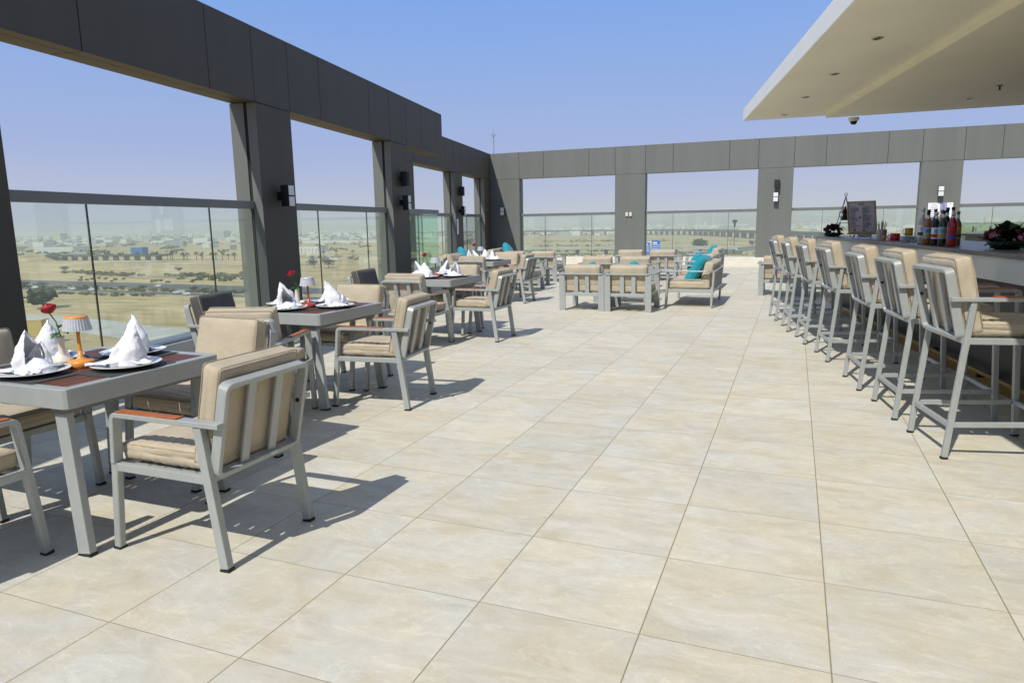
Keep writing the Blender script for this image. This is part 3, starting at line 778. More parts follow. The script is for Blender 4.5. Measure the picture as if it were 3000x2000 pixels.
# local frame of a wall: x along, y outward (thickness), z up
def make_frame_wall(lb, Mw, length0, length1, pillars, seams, depth=.345, zb=2.853, zt=3.70, cm='clad'):
    t = thing('clad_frame_wall', lb, 'wall')
    bm = B(); segs = sorted([length0]+seams+[length1])
    for a, b in zip(segs, segs[1:]):
        box(bm, a+.005, b-.005, 0, depth, zb, zt, .003, 0, None)
    box(bm, length0+.02, length1-.02, .012, depth-.012, zb+.012, zt-.012, 0, 1)
    for s in segs[1:-1]: box(bm, s-.0052, s+.0052, .0145, depth-.0145, zb+.0118, zb+.0122)
    for v in bm.verts: v.co = Mw@v.co
    bmo = obj('beam', bm, [M[cm], M['seam']], t)
    bm = B(); box(bm, length0+.05, length1-.05, .13, .142, zb-.0005, zb+.004)
    for v in bm.verts: v.co = Mw@v.co
    obj('soffit_joint', bm, M['seam'], bmo)
    for (a, b) in pillars:
        bm = B(); box(bm, a, b, 0, .120, 0, zb-.008, .003); box(bm, a, b, .160, depth, 0, zb-.008, .003); box(bm, a+.015, b-.015, .10, .2, 0, zb, 0, 1)
        for v in bm.verts: v.co = Mw@v.co
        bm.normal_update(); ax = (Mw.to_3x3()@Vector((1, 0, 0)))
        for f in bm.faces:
            if f.material_index == 0 and abs(f.normal.dot(ax)) > .8: f.material_index = 2  # end faces take the lighter cladding: sunlit side painted in by normal
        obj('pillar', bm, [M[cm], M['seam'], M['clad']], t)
    return t
# coordinates along the near left wall: s = distance along UW from the point at y=0
def sy(y): return y/UW.y
MwL = frame4((wx(0), 0, 0), UW, Vector((-UW.y, UW.x, 0)), (0, 0, 1))
py = [(-6.2, -5.4), (-2.15, -1.35), (1.10, 1.895), (5.18, 5.955), (9.235, 10.02)]
seams = [sy(v) for p in py for v in p]+[sy(v) for v in (-.55, 2.72, 4.36, 6.77, 8.41, 10.84, 11.75)]
make_frame_wall('dark clad frame wall with open bays along the near left edge', MwL, sy(-7), sy(12.12), [(sy(a), sy(b)) for a, b in py], seams, cm='clad_shade')
M2 = frame4((wx2(0), 0, 0), UW, Vector((-UW.y, UW.x, 0)), (0, 0, 1))
py2 = [(12.32, 13.12), (16.34, 17.07), (19.52, 20.40)]
make_frame_wall('dark clad frame wall set back beyond the near one, meeting the far corner', M2, sy(12.32), sy(20.42), [(sy(a), sy(b)) for a, b in py2], [sy(v) for v in (13.12, 13.94, 15.52, 16.34, 17.07, 17.9, 19.52)], cm='clad_shade')
MF = frame4((0, YF, 0), (1, 0, 0), (0, 1, 0), (0, 0, 1))
px = [(-7.46, -6.30), (-3.07, -2.12), (1.17, 2.13), (5.32, 6.29), (9.46, 10.43)]
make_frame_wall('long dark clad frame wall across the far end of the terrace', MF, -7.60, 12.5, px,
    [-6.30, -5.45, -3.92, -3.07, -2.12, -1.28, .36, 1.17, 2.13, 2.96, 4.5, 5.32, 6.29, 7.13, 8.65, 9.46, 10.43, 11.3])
# curbs
def curb(name, lb, Mw, a, b, holes):
    t = thing(name, lb, 'curb', group=None)
    bm = B(); segs = []; cur = a
    for h0, h1 in sorted(holes):
        if h0 > cur: segs.append((cur, h0))
        cur = max(cur, h1)
    if cur < b: segs.append((cur, b))
    for s0, s1 in segs:
        box(bm, s0, s1, -.004, .335, 0, .275, .004)
    for v in bm.verts: v.co = Mw@v.co
    obj('upstand', bm, M['curb'], t)
    bm = B()
    for s0, s1 in segs: box(bm, s0, s1, .04, .32, .2765, .292, .003)
    for v in bm.verts: v.co = Mw@v.co
    obj('coping', bm, M['rail'], t)
curb('low_curb', 'low pale upstand under the near left balustrades', MwL, sy(-7), sy(12.1), [(sy(a), sy(b)) for a, b in py])
curb('low_curb', 'low pale upstand under the set back left balustrades', M2, sy(12.4), sy(20.3), [(sy(a), sy(b)) for a, b in py2])
t = thing('low_curb', 'long cream upstand along the foot of the far wall', 'curb')
bm = B(); box(bm, -7.2, 12.5, YF-.03, YF-.002, 0, .285, .004)
obj('upstand', bm, M['curb'], t)
bm = B()
for (a, b), (c, d) in zip(px, px[1:]): box(bm, b+.004, c-.004, YF+.0, YF+.33, 0, .288, .003)
obj('coping', bm, M['curb'], t)

# balustrades
def balustrade(lb, Mw, a, b, joints, yo=.14, z0=.30, z1=1.62, gm='glass'):
    t = thing('glass_balustrade', lb, 'glass balustrade', group='glass balustrades between the pillars')
    cuts = [a]+joints+[b]
    for s0, s1 in zip(cuts, cuts[1:]):
        bm = B(); box(bm, s0+.006, s1-.006, yo-.006, yo+.006, z0, z1-.002)
        for v in bm.verts: v.co = Mw@v.co
        obj('glass_pane', bm, M[gm], t)
    bm = B(); box(bm, a-.0, b+.0, yo-.035, yo+.035, z1, z1+.09, .004)
    for v in bm.verts: v.co = Mw@v.co
    obj('top_rail', bm, M['rail'], t)
    for j in joints:
        bm = B(); box(bm, j-.004, j+.004, yo-.008, yo+.008, z0, z1-.002)
        for v in bm.verts: v.co = Mw@v.co
        obj('joint_strip', bm, M['seam'], t)
balustrade('glass balustrade at the left picture edge behind the camera side pillar', MwL, sy(-1.35), sy(1.10), [sy(.3)])
balustrade('large glass balustrade beside the nearest table, first full bay from the left', MwL, sy(1.895), sy(5.18), [sy(2.72), sy(4.36)])
balustrade('glass balustrade in the second bay, beside the second table', MwL, sy(5.955), sy(9.235), [sy(6.77), sy(8.41)])
balustrade('short green glass balustrade that ends free beyond the second pillar', MwL, sy(10.02), sy(12.05), [sy(10.84)], gm='green_glass')
balustrade('set back glass balustrade behind the free ending one', M2, sy(13.12), sy(16.34), [sy(13.94), sy(15.52)])
balustrade('narrow glass balustrade next to the far left corner', M2, sy(17.07), sy(19.52), [sy(17.9)])
for (a, b), j, lb in zip([(-6.30, -3.07), (-2.12, 1.17), (2.13, 5.32), (6.29, 9.46)], [(-5.45, -3.86), (-1.27, .37), (2.95, 4.5), (7.07, 8.65)],
    ['leftmost glass balustrade of the far wall', 'glass balustrade of the far wall behind the blue signs', 'glass balustrade of the far wall behind the menu board', 'rightmost visible glass balustrade, behind the flower bowl on the bar']):
    balustrade(lb, MF, a, b, list(j))

# building body under the terrace
t = thing('building_body', 'pale hotel building body under the roof terrace', 'building')
bm = B()
pts = [(wx(-7)-.30, -7), (12.4, -7), (12.4, YF+.30), (wx2(YF)-.26, YF+.30), (wx2(12.1)-.26, 12.1), (wx(12.1)-.30, 12.1)]
lo = [bm.verts.new((x, y, -39.99)) for x, y in pts]; hi = [bm.verts.new((x, y, -.02)) for x, y in pts]
for i in range(len(pts)): bm.faces.new((lo[i], lo[(i+1) % len(pts)], hi[(i+1) % len(pts)], hi[i]))
bm.faces.new(hi); obj('wall', bm, M['curb'], t)

# ------------------------------------------------------------------ wall lamps, speakers, notices
def local(Mw, s, y, z): return Mw@Vector((s, y, z))
def wall_lamp(lb, Mw, s, z, g='up and down wall lamps on the pillars'):
    t = thing('wall_lamp', lb, 'wall lamp', group=g)
    bm = B(); box(bm, s-.06, s+.06, -.17, -.06, z-.13, z+.13, .004); box(bm, s-.04, s+.04, -.06, -.001, z-.05, z+.05)
    for v in bm.verts: v.co = Mw@v.co
    obj('housing', bm, M['blackmetal'], t)
    bm = B()
    for zz in (z-.124, z+.010): box(bm, s-.0615, s+.0615, -.178, -.1715, zz, zz+.114, .002)
    for v in bm.verts: v.co = Mw@v.co
    obj('diffuser', bm, M['lampwhite'], t)
    return t
wall_lamp('black wall lamp with two white faces on the first full pillar', MwL, sy(5.55), 1.78)
wall_lamp('black wall lamp with two white faces low on the second pillar', MwL, sy(9.6), 1.80)
wall_lamp('wall lamp on the set back left pillar', M2, sy(16.7), 1.78)
wall_lamp('wall lamp at the shadow edge on the far corner pillar', MF, -6.86, 1.80)
wall_lamp('wall lamp under the loudspeaker on the pillar nearest the menu board', MF, 1.68, 2.02)
wall_lamp('wall lamp above the paper notices on the pillar behind the bottles', MF, 5.80, 2.05)
def speaker(lb, Mw, s, z, yo=.16):
    t = thing('wall_speaker', lb, 'loudspeaker', group='small black loudspeakers on the pillars')
    bm = B(); box(bm, s-.07, s+.07, -yo-.10, -yo+.02, z-.13, z+.13, .012)
    for v in bm.verts: v.co = Mw@v.co
    obj('cabinet', bm, M['blackmetal'], t)
    bm = B(); box(bm, s-.06, s+.06, -yo-.106, -yo-.1015, z-.12, z+.12, .002)
    for v in bm.verts: v.co = Mw@v.co
    obj('grille', bm, M['seam'], t)
    bm = B(); box(bm, s-.02, s+.02, -yo+.02, -.001, z-.03, z+.03)
    for v in bm.verts: v.co = Mw@v.co
    obj('bracket', bm, M['blackmetal'], t)
speaker('black loudspeaker high on the second left pillar', MwL, sy(9.62), 2.22, .05)
speaker('black loudspeaker on the set back left pillar', M2, sy(16.7), 2.33, .05)
speaker('black loudspeaker above the lamp on the far pillar left of the menu board', MF, 1.70, 2.40, .06)
t = thing('pillar_spotlight', 'left of the two small white fittings on the far middle pillar', 'spotlight', group='small white fittings on the far pillar')
bm = B(); box(bm, -2.72, -2.64, YF-.05, YF-.001, 1.56, 1.68, .008); obj('housing', bm, M['curb'], t)
t = thing('pillar_spotlight', 'right of the two small white fittings on the far middle pillar', 'spotlight', group='small white fittings on the far pillar')
bm = B(); box(bm, -2.60, -2.52, YF-.05, YF-.001, 1.56, 1.68, .008); obj('housing', bm, M['curb'], t)
def notice(lb, x0, x1, z0, z1, mi, lines, y=YF-.006):
    t = thing('paper_notice', lb, 'notice', group='paper notices on the pillar behind the bottles')
    bm = B(); box(bm, x0, x1, y, y+.004, z0, z1); obj('sheet', bm, mi, t)
    bm = B(); rnd = random.Random(int(x0*100+z0*10))
    n = lines
    for k in range(n):
        zz = z1-.04-(z1-z0-.07)*k/max(1, n-1); w = (x1-x0-.08)*rnd.uniform(.55, 1)
        cx = (x0+x1)/2; box(bm, cx-w/2, cx+w/2, y-.0015, y-.0005, zz-.006, zz+.006)
    obj('print', bm, M['ink'], t)
notice('left white paper notice above the bottles', 5.55, 5.83, 1.38, 1.75, M['paper'], 7)
notice('right white paper notice above the bottles', 5.99, 6.13, 1.28, 1.75, M['paper'], 4)
bm = None
notice('lilac printed notice between the white ones', 5.835, 5.985, 1.42, 1.75, mat('lilac_paper', (.30, .30, .50), .8), 8)
t = thing('hanging_sign', 'small white tag hanging below the lamps on the set back left pillar', 'sign')
bm = B(); s = sy(16.42); box(bm, s-.02, s+.13, -.012, -.002, 1.12, 1.55)
for v in bm.verts: v.co = M2@v.co
obj('sheet', bm, M['paper'], t)

# lightning rod
t = thing('lightning_rod', 'thin lightning rod on the wall corner', 'lightning rod')
bm = B(); P = Vector((-7.25, YF+.15, 3.70)); tube(bm, [P, P+Vector((0, 0, .62))], .012, 6)
obj('rod', bm, M['steel'], t)
bm = B()
for k in range(5):
    a = k*2*PI/5; tube(bm, [P+Vector((0, 0, .52)), P+Vector((math.cos(a)*.10, math.sin(a)*.10, .66))], .005, 5)
tube(bm, [P+Vector((0, 0, .62)), P+Vector((0, 0, .80))], .005, 5)
obj('prong', bm, M['steel'], t)

# ------------------------------------------------------------------ canopy
SC = -.1894
def cx(y, off=0.): return 1.434+SC*(y-9.812)+off
t = thing('roof_canopy', 'large flat white roof canopy over the bar', 'canopy')
def slab(pts, z0, z1):
    bm = B(); lo = [bm.verts.new((x, y, z0)) for x, y in pts]; hi = [bm.verts.new((x, y, z1)) for x, y in pts]; n = len(pts)
    bm.faces.new(lo); bm.faces.new(hi)
    for i in range(n): bm.faces.new((lo[i], lo[(i+1) % n], hi[(i+1) % n], hi[i]))
    return bm
edge = [(cx(-4), -4), (13, -4), (13, 9.97), (1.434, 9.812)]
obj('fascia', slab(edge, 2.857, 3.03), M['white'], t)
ins = [(cx(-3.98, .012), -3.98), (12.98, -3.98), (12.98, 9.955), (1.452, 9.80)]
obj('soffit', slab(ins, 2.853, 2.8565), M['soffit'], t)
obj('dropped_ceiling', slab([(cx(-3.9, 1.08), -3.9), (12.9, -3.9), (12.9, 9.50), (cx(9.45, 1.06), 9.45)], 2.775, 2.8525), M['soffit'], t)
def downlight(lb, x, y, z):
    o = thing('ceiling_downlight', lb, 'downlight', (x, y, z), 0, 'recessed downlights in the canopy soffit')
    obj('trim_ring', lathe(B(), [(.030, 0), (.048, -.001), (.048, -.006), (.040, -.009), (.030, -.004)], 28), M['steel'], o, True)
    obj('lens', lathe(B(), [(0, -.001), (.030, -.001), (.030, -.003), (0, -.003)], 20), M['seam'], o)
for (x, y), lb in zip([(2.792, 5.197), (2.535, 6.625), (2.279, 7.975), (2.02, 9.40)], ['nearest to the camera', 'second from the camera', 'third from the camera', 'next to the canopy corner']):
    downlight('recessed downlight on the outer soffit strip, ' + lb, x, y, 2.8525)
downlight('recessed downlight in the dropped ceiling far over the bar', 4.1, 8.55, 2.7745)
t = thing('sprinkler_head', 'small dark sprinkler head hanging from the dropped ceiling', 'sprinkler', (4.22, 7.7, 2.7745))
obj('pipe', lathe(B(), [(0, 0), (.03, 0), (.03, -.006), (.009, -.008), (.009, -.045), (0, -.045)], 14), M['blackmetal'], t)
obj('deflector', lathe(B(), [(0, -.045), (.022, -.046), (.022, -.049), (0, -.05)], 14), M['blackmetal'], t)
t = thing('dome_camera', 'white dome security camera under the far canopy edge', 'security camera', (2.93, 9.62, 2.7745))
obj('housing', lathe(B(), [(0, 0), (.07, 0), (.07, -.025), (.06, -.045), (.046, -.05), (0, -.05)], 28), M['soffit'], t, True)
obj('dome', lathe(B(), [(.046, -.051), (.043, -.07), (.03, -.09), (0, -.096)], 24), M['blackmetal'], t, True)

# ------------------------------------------------------------------ bar
P0 = Vector((2.566, 10.03, 0)); P1 = Vector((3.653, 3.99, 0)); UB = (P1-P0).normalized(); NB = Vector((-UB.y, UB.x, 0))
if NB.x < 0: NB = -NB
MB = frame4(P0, UB, NB, (0, 0, 1))     # x along the counter toward the camera, y into the bar
LB = 10.6
def barbox(bm, x0, x1, y0, y1, z0, z1, bev=.003, mi=0): return box(bm, x0, x1, y0, y1, z0, z1, bev, mi, MB) if bev == 0 else box(bm, x0, x1, y0, y1, z0, z1, bev, mi, MB)
t = thing('bar_counter', 'long bar counter with grey stone top and cream front under the canopy', 'bar counter')
obj('countertop', barbox(B(), -.02, LB, -.02, .85, 1.098, 1.13), M['counter'], t)
obj('front_panel', barbox(B(), 0, LB, 0, .03, .925, 1.0965), M['fascia'], t)
obj('underside', barbox(B(), .0, LB, .031, .60, .93, .94), M['fascia'], t)
obj('end_panel', barbox(B(), 0, .03, .031, .6, .925, 1.0965), M['fascia'], t)
obj('base_wall', barbox(B(), .05, LB, .30, .55, 0, .929), M['darkbase'], t)
bm = B(); barbox(bm, .1, LB, .16, .19, .135, .165, .004); fr = obj('foot_rail', bm, M['brass'], t)
k = .4
while k < LB: obj('rail_bracket', barbox(B(), k, k+.03, .165, .299, .10, .134, .002), M['blackmetal'], fr); k += 1.2
obj('kick_strip', barbox(B(), .06, LB, .285, .299, .0, .07, .002), M['brass'], t)
t = thing('back_counter', 'low olive back counter behind the bar with dark worktop', 'counter')
obj('cabinet', barbox(B(), -.75, LB, 2.3, 2.9, 0, 1.085), M['backbar'], t)
obj('worktop', barbox(B(), -.8, LB, 2.26, 2.95, 1.087, 1.12), M['blackmetal'], t)

def onbar(x, y, z=1.1305): return MB@Vector((x, y, z))
def bar_at(px_x, px_y): return None
# menu board on an easel
def menu():
    o = thing('menu_board', 'framed menu board with printed dishes standing on a small easel', 'menu board', onbar(1.62, .20), R(-30))
    lean = R(14); A = Matrix.Rotation(lean, 4, 'X'); A = A
    def put(bm):
        for v in bm.verts: v.co = A@v.co
        return bm
    w, h, z0 = .40, .52, .07
    w = .36; h = .41; z0 = .07
    bm = B()
    for (a, b, c, d) in ((-w/2, w/2, z0, z0+.018), (-w/2, w/2, z0+h-.018, z0+h), (-w/2, -w/2+.018, z0+.0185, z0+h-.0185), (w/2-.018, w/2, z0+.0185, z0+h-.0185)):
        box(bm, a, b, -.012, .012, c, d, .002)
    obj('frame', put(bm), M['goldframe'], o)
    bm = B(); box(bm, -w/2+.0185, w/2-.0185, -.002, .004, z0+.0185, z0+h-.0185); pg = obj('menu_sheet', put(bm), M['menu'], o)
    rnd = random.Random(4); bm = B(); b2 = B()
    box(bm, -.035, .035, -.0035, -.0025, z0+h-.045, z0+h-.032)
    for col in (-1, 1):
        z = z0+h-.065; k = 0
        while z > z0+.05:
            ln = rnd.uniform(.05, .115); x0 = -.145 if col < 0 else .012
            tgt = b2 if (k % 7 == 0 or (z < z0+.16 and rnd.random() < .5)) else bm
            x = x0; 
            while x < x0+ln:
                ww = rnd.uniform(.006, .016); box(tgt, x, x+ww, -.0035, -.0025, z-.0035, z+.0035); x += ww+.004
            z -= .0125 if k % 7 else .018; k += 1
    for (x, z, r) in ((-.02, z0+.20, .016), (-.10, z0+.04, .02), (.02, z0+.035, .016), (.09, z0+.12, .012)):
        box(b2, x-r, x+r, -.0036, -.0026, z-r*.6, z+r*.6)
    obj('print', put(bm), M['ink'], pg); obj('red_print', put(b2), M['inkred'], pg)
    bm = B(); box(bm, -w/2-.01, w/2+.01, -.035, .02, z0-.014, z0-.001, .002)
    for s in (-1, 1):
        bar(bm, (s*.12, -.03, 0), (s*.10, .0, z0-.014), .012, .012); bar(bm, (s*.12, .14, 0), (s*.05, .02, z0+h*.6), .010, .010)
    obj('easel', put(bm), M['goldframe'], o)
    return o
menu()
def flowers(lb, loc, r, seed, pink=3, g='flower bowls on the bar'):
    o = thing('flower_bowl', lb, 'flower arrangement', loc, 0, g); rnd = random.Random(seed)
    obj('bowl', lathe(B(), [(0, 0), (r*.45, 0), (r*.7, r*.18), (r*.78, r*.34), (r*.72, r*.34), (r*.6, r*.16), (0, r*.1)], 28), M['leafd'] if r > .12 else M['blackmetal'], o, True)
    bm = B()
    for k in range(80):
        a = rnd.uniform(0, 6.28); e = rnd.uniform(-.15, 1.1); d = Vector((math.cos(a)*math.cos(e), math.sin(a)*math.cos(e), math.sin(e)))
        leaf(bm, Vector((0, 0, r*.3))+d*r*rnd.uniform(.3, .75), d, r*rnd.uniform(.35, .6), r*.13, 0, rnd.uniform(0, .5))
    obj('foliage', bm, M['leafd'], o, True)
    for k in range(32):
        a = rnd.uniform(0, 6.28); e = rnd.uniform(.05, 1.4); rr = r*rnd.uniform(.5, .95); d = Vector((math.cos(a)*math.cos(e), math.sin(a)*math.cos(e), math.sin(e)*.85))
        bm = B(); bloom(bm, Vector((0, 0, r*.35))+d*rr, r*rnd.uniform(.13, .20), 0, k, (-d.y*1.1, d.x*1.1)); obj('pink_bloom' if k < pink else 'rose_bloom', bm, M['pinkflower'] if k < pink else M['darkrose'], o, True)
    return o
flowers('small bowl of maroon roses at the far end of the bar', onbar(.42, .12), .155, 2, 1)
flowers('large bowl of dark red and pink roses at the right picture edge', onbar(5.25, .28), .18, 5, 5)

# figurine of a dallah coffee pot in a tripod stand
o = thing('coffee_pot_stand', 'dark metal tripod ornament with a coffee pot hanging in it', 'ornament', onbar(.45, .25), 0)
bm = B()
for k in range(4):
    a = k*PI/2+.5; tube(bm, [(math.cos(a)*.17, math.sin(a)*.17, 0), (0, 0, .57)], .0045, 6)
for zz, rr in ((.19, .113),):
    for k in range(4):
        a = k*PI/2+.5; b = a+PI/2; tube(bm, [(math.cos(a)*rr, math.sin(a)*rr, zz), (math.cos(b)*rr, math.sin(b)*rr, zz)], .004, 6)
for k in range(12):
    a, b = k*PI/6, (k+1)*PI/6; tube(bm, [(math.cos(a)*.018, 0, .592+math.sin(a)*.018), (math.cos(b)*.018, 0, .592+math.sin(b)*.018)], .004, 5)
obj('tripod', bm, M['blackmetal'], o)
bm = lathe(B(), [(0, .175), (.034, .175), (.036, .19), (.022, .235), (.026, .262), (.030, .275), (.012, .30), (.004, .33), (0, .33)], 20)
tube(bm, [(.02, 0, .255), (.06, 0, .272), (.095, 0, .285)], [.012, .008, .003], 8); tube(bm, [(-.02, 0, .27), (-.06, 0, .265), (-.055, 0, .22), (-.03, 0, .20)], .005, 6)
[setattr(v,'co',v.co*1.3) for v in bm.verts]; obj('coffee_pot', bm, M['blackmetal'], o, True)
# straw holder
o = thing('straw_holder', 'ribbed glass holder full of wrapped straws on the bar', 'straw holder', onbar(2.48, .17))
obj('cup', lathe(B(), [(0, 0), (.05, 0), (.054, .12), (.050, .12), (.046, .008), (0, .008)], 36, rib=.04), M['steel'], o)
bm = B(); rnd = random.Random(8)
for k in range(22):
    a = rnd.uniform(0, 6.28); r = rnd.uniform(0, .038); tube(bm, [(math.cos(a)*r*.5, math.sin(a)*r*.5, .01), (math.cos(a)*r*1.6, math.sin(a)*r*1.6, rnd.uniform(.17, .225))], .0035, 5)
obj('straw', bm, M['steel'], o)
def mug(lb, loc, m, r=.042, h=.085, rot=0, g='mugs on the bar'):
    o = thing('mug', lb, 'mug', loc, rot, g)
    obj('cup', lathe(B(), [(0, 0), (r*.85, 0), (r, .01), (r, h), (r*.92, h), (r*.9, .01), (0, .008)], 28), m, o, True)
    bm = B(); tube(bm, [(r*.95, 0, h*.8), (r*1.5, 0, h*.78), (r*1.65, 0, h*.5), (r*1.5, 0, h*.25), (r*.95, 0, h*.2)], .005, 8); obj('handle', bm, m, o, True)
mug('red glazed mug on the bar beside the yellow one', onbar(2.80, .22), M['redmug'], .050, .080, R(150))
mug('yellow mug lifted on the steel tray stack', onbar(2.98, .30, 1.186), M['yellow'], .040, .085, R(200))
o = thing('sauce_cup', 'small orange paper cup on the wooden tray', 'cup', onbar(2.74, .12, 1.137), 0)
obj('cup', lathe(B(), [(0, 0), (.018, 0), (.012, .055), (0, .055)], 16), M['orange'], o, True)
o = thing('serving_tray', 'thin wooden tray under the mugs on the bar', 'tray', onbar(2.86, .18), math.atan2(UB.y, UB.x))
bm = B(); box(bm, -.2, .2, -.11, .11, 0, .006, .002); obj('board', bm, M['wood'], o)
for k in range(5):
    o = thing('steel_dish', 'low steel dish in the stack beside the bottles, layer %s' % ['lowest', 'second lowest', 'middle', 'second highest', 'topmost'][k], 'dish', onbar(3.0+.02*(k % 2), .30, 1.1305+k*.0105), 0, 'stacked steel dishes on the bar')
    obj('dish_body', lathe(B(), [(0, 0), (.05, 0), (.085, .006), (.088, .0095), (.05, .004), (0, .004)], 32), M['steel'], o, True)
for k, (x, y) in enumerate([(3.45, .12), (3.50, .27), (3.36, .24)]):
    o = thing('glass_ashtray', ['clear glass ashtray nearest the counter edge', 'clear glass ashtray beside the tall bottle', 'clear glass ashtray behind the others'][k], 'ashtray', onbar(x, y), 0, 'glass ashtrays by the bottles')
    obj('dish_body', lathe(B(), [(0, 0), (.04, 0), (.046, .03), (.04, .03), (.034, .006), (0, .006)], 12), M['clearglass'], o)

def bottle(lb, x, y, h, r, glass, label_m, cap, band=None, plastic=False):
    o = thing('syrup_bottle', lb, 'bottle', onbar(x, y), random.uniform(-.3, .3), 'syrup and drink bottles standing together on the bar')
    if plastic: prof = [(0, 0), (r*.9, 0), (r, .012), (r*.96, h*.3), (r, h*.55), (r*.98, h*.66), (r*.35, h*.86), (r*.33, h*.93), (0, h*.93)]
    else: prof = [(0, 0), (r*.95, 0), (r, .01), (r, h*.58), (r*.85, h*.66), (r*.36, h*.78), (r*.33, h*.93), (0, h*.93)]
    bo = obj('bottle_body', lathe(B(), prof, 24), glass, o, True)
    obj('label', lathe(B(), [(r*1.015, h*.20), (r*1.02, h*.205), (r*1.02, h*.53), (r*1.015, h*.535)], 24), label_m, o, True)
    if band:
        obj('label_band', lathe(B(), [(r*1.03, h*.24), (r*1.035, h*.245), (r*1.035, h*.33), (r*1.03, h*.335)], 24), band, o, True)
        bm = B(); rnd = random.Random(int(h*1000+x*77))
        for k in range(3):
            for q in range(6):
                a = PI*1.5+(q-2.5)*.22; z = h*(.38+.04*k)
                c = Vector((math.cos(a)*r*1.035, math.sin(a)*r*1.035, z)); box(bm, c.x-.003, c.x+.003, c.y-.001, c.y+.001, z, z+.006)
        obj('print', bm, M['ink'], o)
    obj('neck_label', lathe(B(), [(r*.37, h*.80), (r*.37, h*.90)], 16), M['paper'], o, True)
    obj('cap', lathe(B(), [(0, h*.925), (r*.42, h*.925), (r*.42, h), (r*.38, h*1.005), (0, h*1.005)], 18), cap, o, True)
BT = [('leftmost bottle with pale glass and white cap', 3.96, .10, .34, .034, 'clearglass', 'paper', 'lampwhite', 'ink'),
      ('amber syrup bottle with blue label and black cap', 3.87, .18, .325, .036, 'amber', 'skyblue', 'black', 'leaf'),
      ('dark purple bottle with red and white label', 4.30, .10, .30, .034, 'blackmetal', 'paper', 'lampwhite', 'redmug'),
      ('amber bottle in front row between the pale and the purple one', 4.13, .09, .30, .034, 'amber', 'skyblue', 'black', 'yellow'),
      ('dark bottle with black cap behind the red labelled one', 3.78, .27, .33, .034, 'bottleglass', 'skyblue', 'black', 'blue'),
      ('tall bottle with yellow green neck', 4.08, .22, .32, .033, 'yellow', 'paper', 'yellow', 'blue'),
      ('green syrup bottle with light blue label', 4.46, .10, .31, .034, 'bottleglass', 'skyblue', 'black', 'yellow'),
      ('black capped bottle in the back row', 3.96, .31, .34, .034, 'bottleglass', 'paper', 'black', 'leaf'),
      ('second black capped bottle in the back row, at the right', 4.17, .28, .34, .034, 'clearglass', 'paper', 'black', 'blue'),
      ('dark brown bottle in the middle of the group', 4.26, .20, .325, .034, 'blackmetal', 'skyblue', 'blackmetal', 'redmug'),
      ('dark olive bottle at the far right of the group', 4.40, .24, .30, .031, 'backbar', 'yellow', 'backbar', 'ink')]
for lb, x, y, h, r, g1, l1, c1, b1 in BT: bottle(lb, x, y, h, r, M[g1], M[l1], M[c1], M[b1])
bottle('big plastic bottle of red drink with red and blue label, rightmost in front', 4.64, .11, .29, .038, M['redsyrup'], M['redmug'], M['lampwhite'], M['blue'], True)
o = thing('blue_box', 'small light blue box behind the menu board', 'box', onbar(.75, .45), .3)
bm = B(); box(bm, -.08, .08, -.04, .04, 0, .055, .003); obj('carton', bm, M['skyblue'], o)
bm = B(); box(bm, -.06, .06, -.0415, -.0405, .015, .035); obj('print', bm, M['paper'], o)
# cups on a coffee table
for k, (x, y, m) in enumerate([(-.75, 10.4, 'redmug'), (-.5, 10.55, 'lampwhite'), (-.3, 10.4, 'lampwhite')]): pass


t = thing('unseen_sky_blocker', 'unseen stand-in for the hotel right of the bar, added to block sky light', 'building')  # out of view, put in to keep sky light off the left wall
bm = B(); box(bm, 8.6, 14, -9, 13.5, 0, 2.77); obj('wall', bm, M['blockerwall'], t)  # lower part of the unseen sky blocker
bm = B(); box(bm, 8.4, 14, -9.2, 13.7, 3.04, 6.2); obj('upper_sky_blocker', bm, M['blockerwall'], t)
t = thing('unseen_rear_blocker', 'unseen stand-in wall behind the viewpoint, added to block sky light', 'building')  # out of view, added to cut the sky fill from behind
bm = B(); box(bm, -3.0, 8.3, -9.2, -8.8, 0, 3.4); obj('wall', bm, M['blockerwall'], t)  # the unseen rear blocker itself
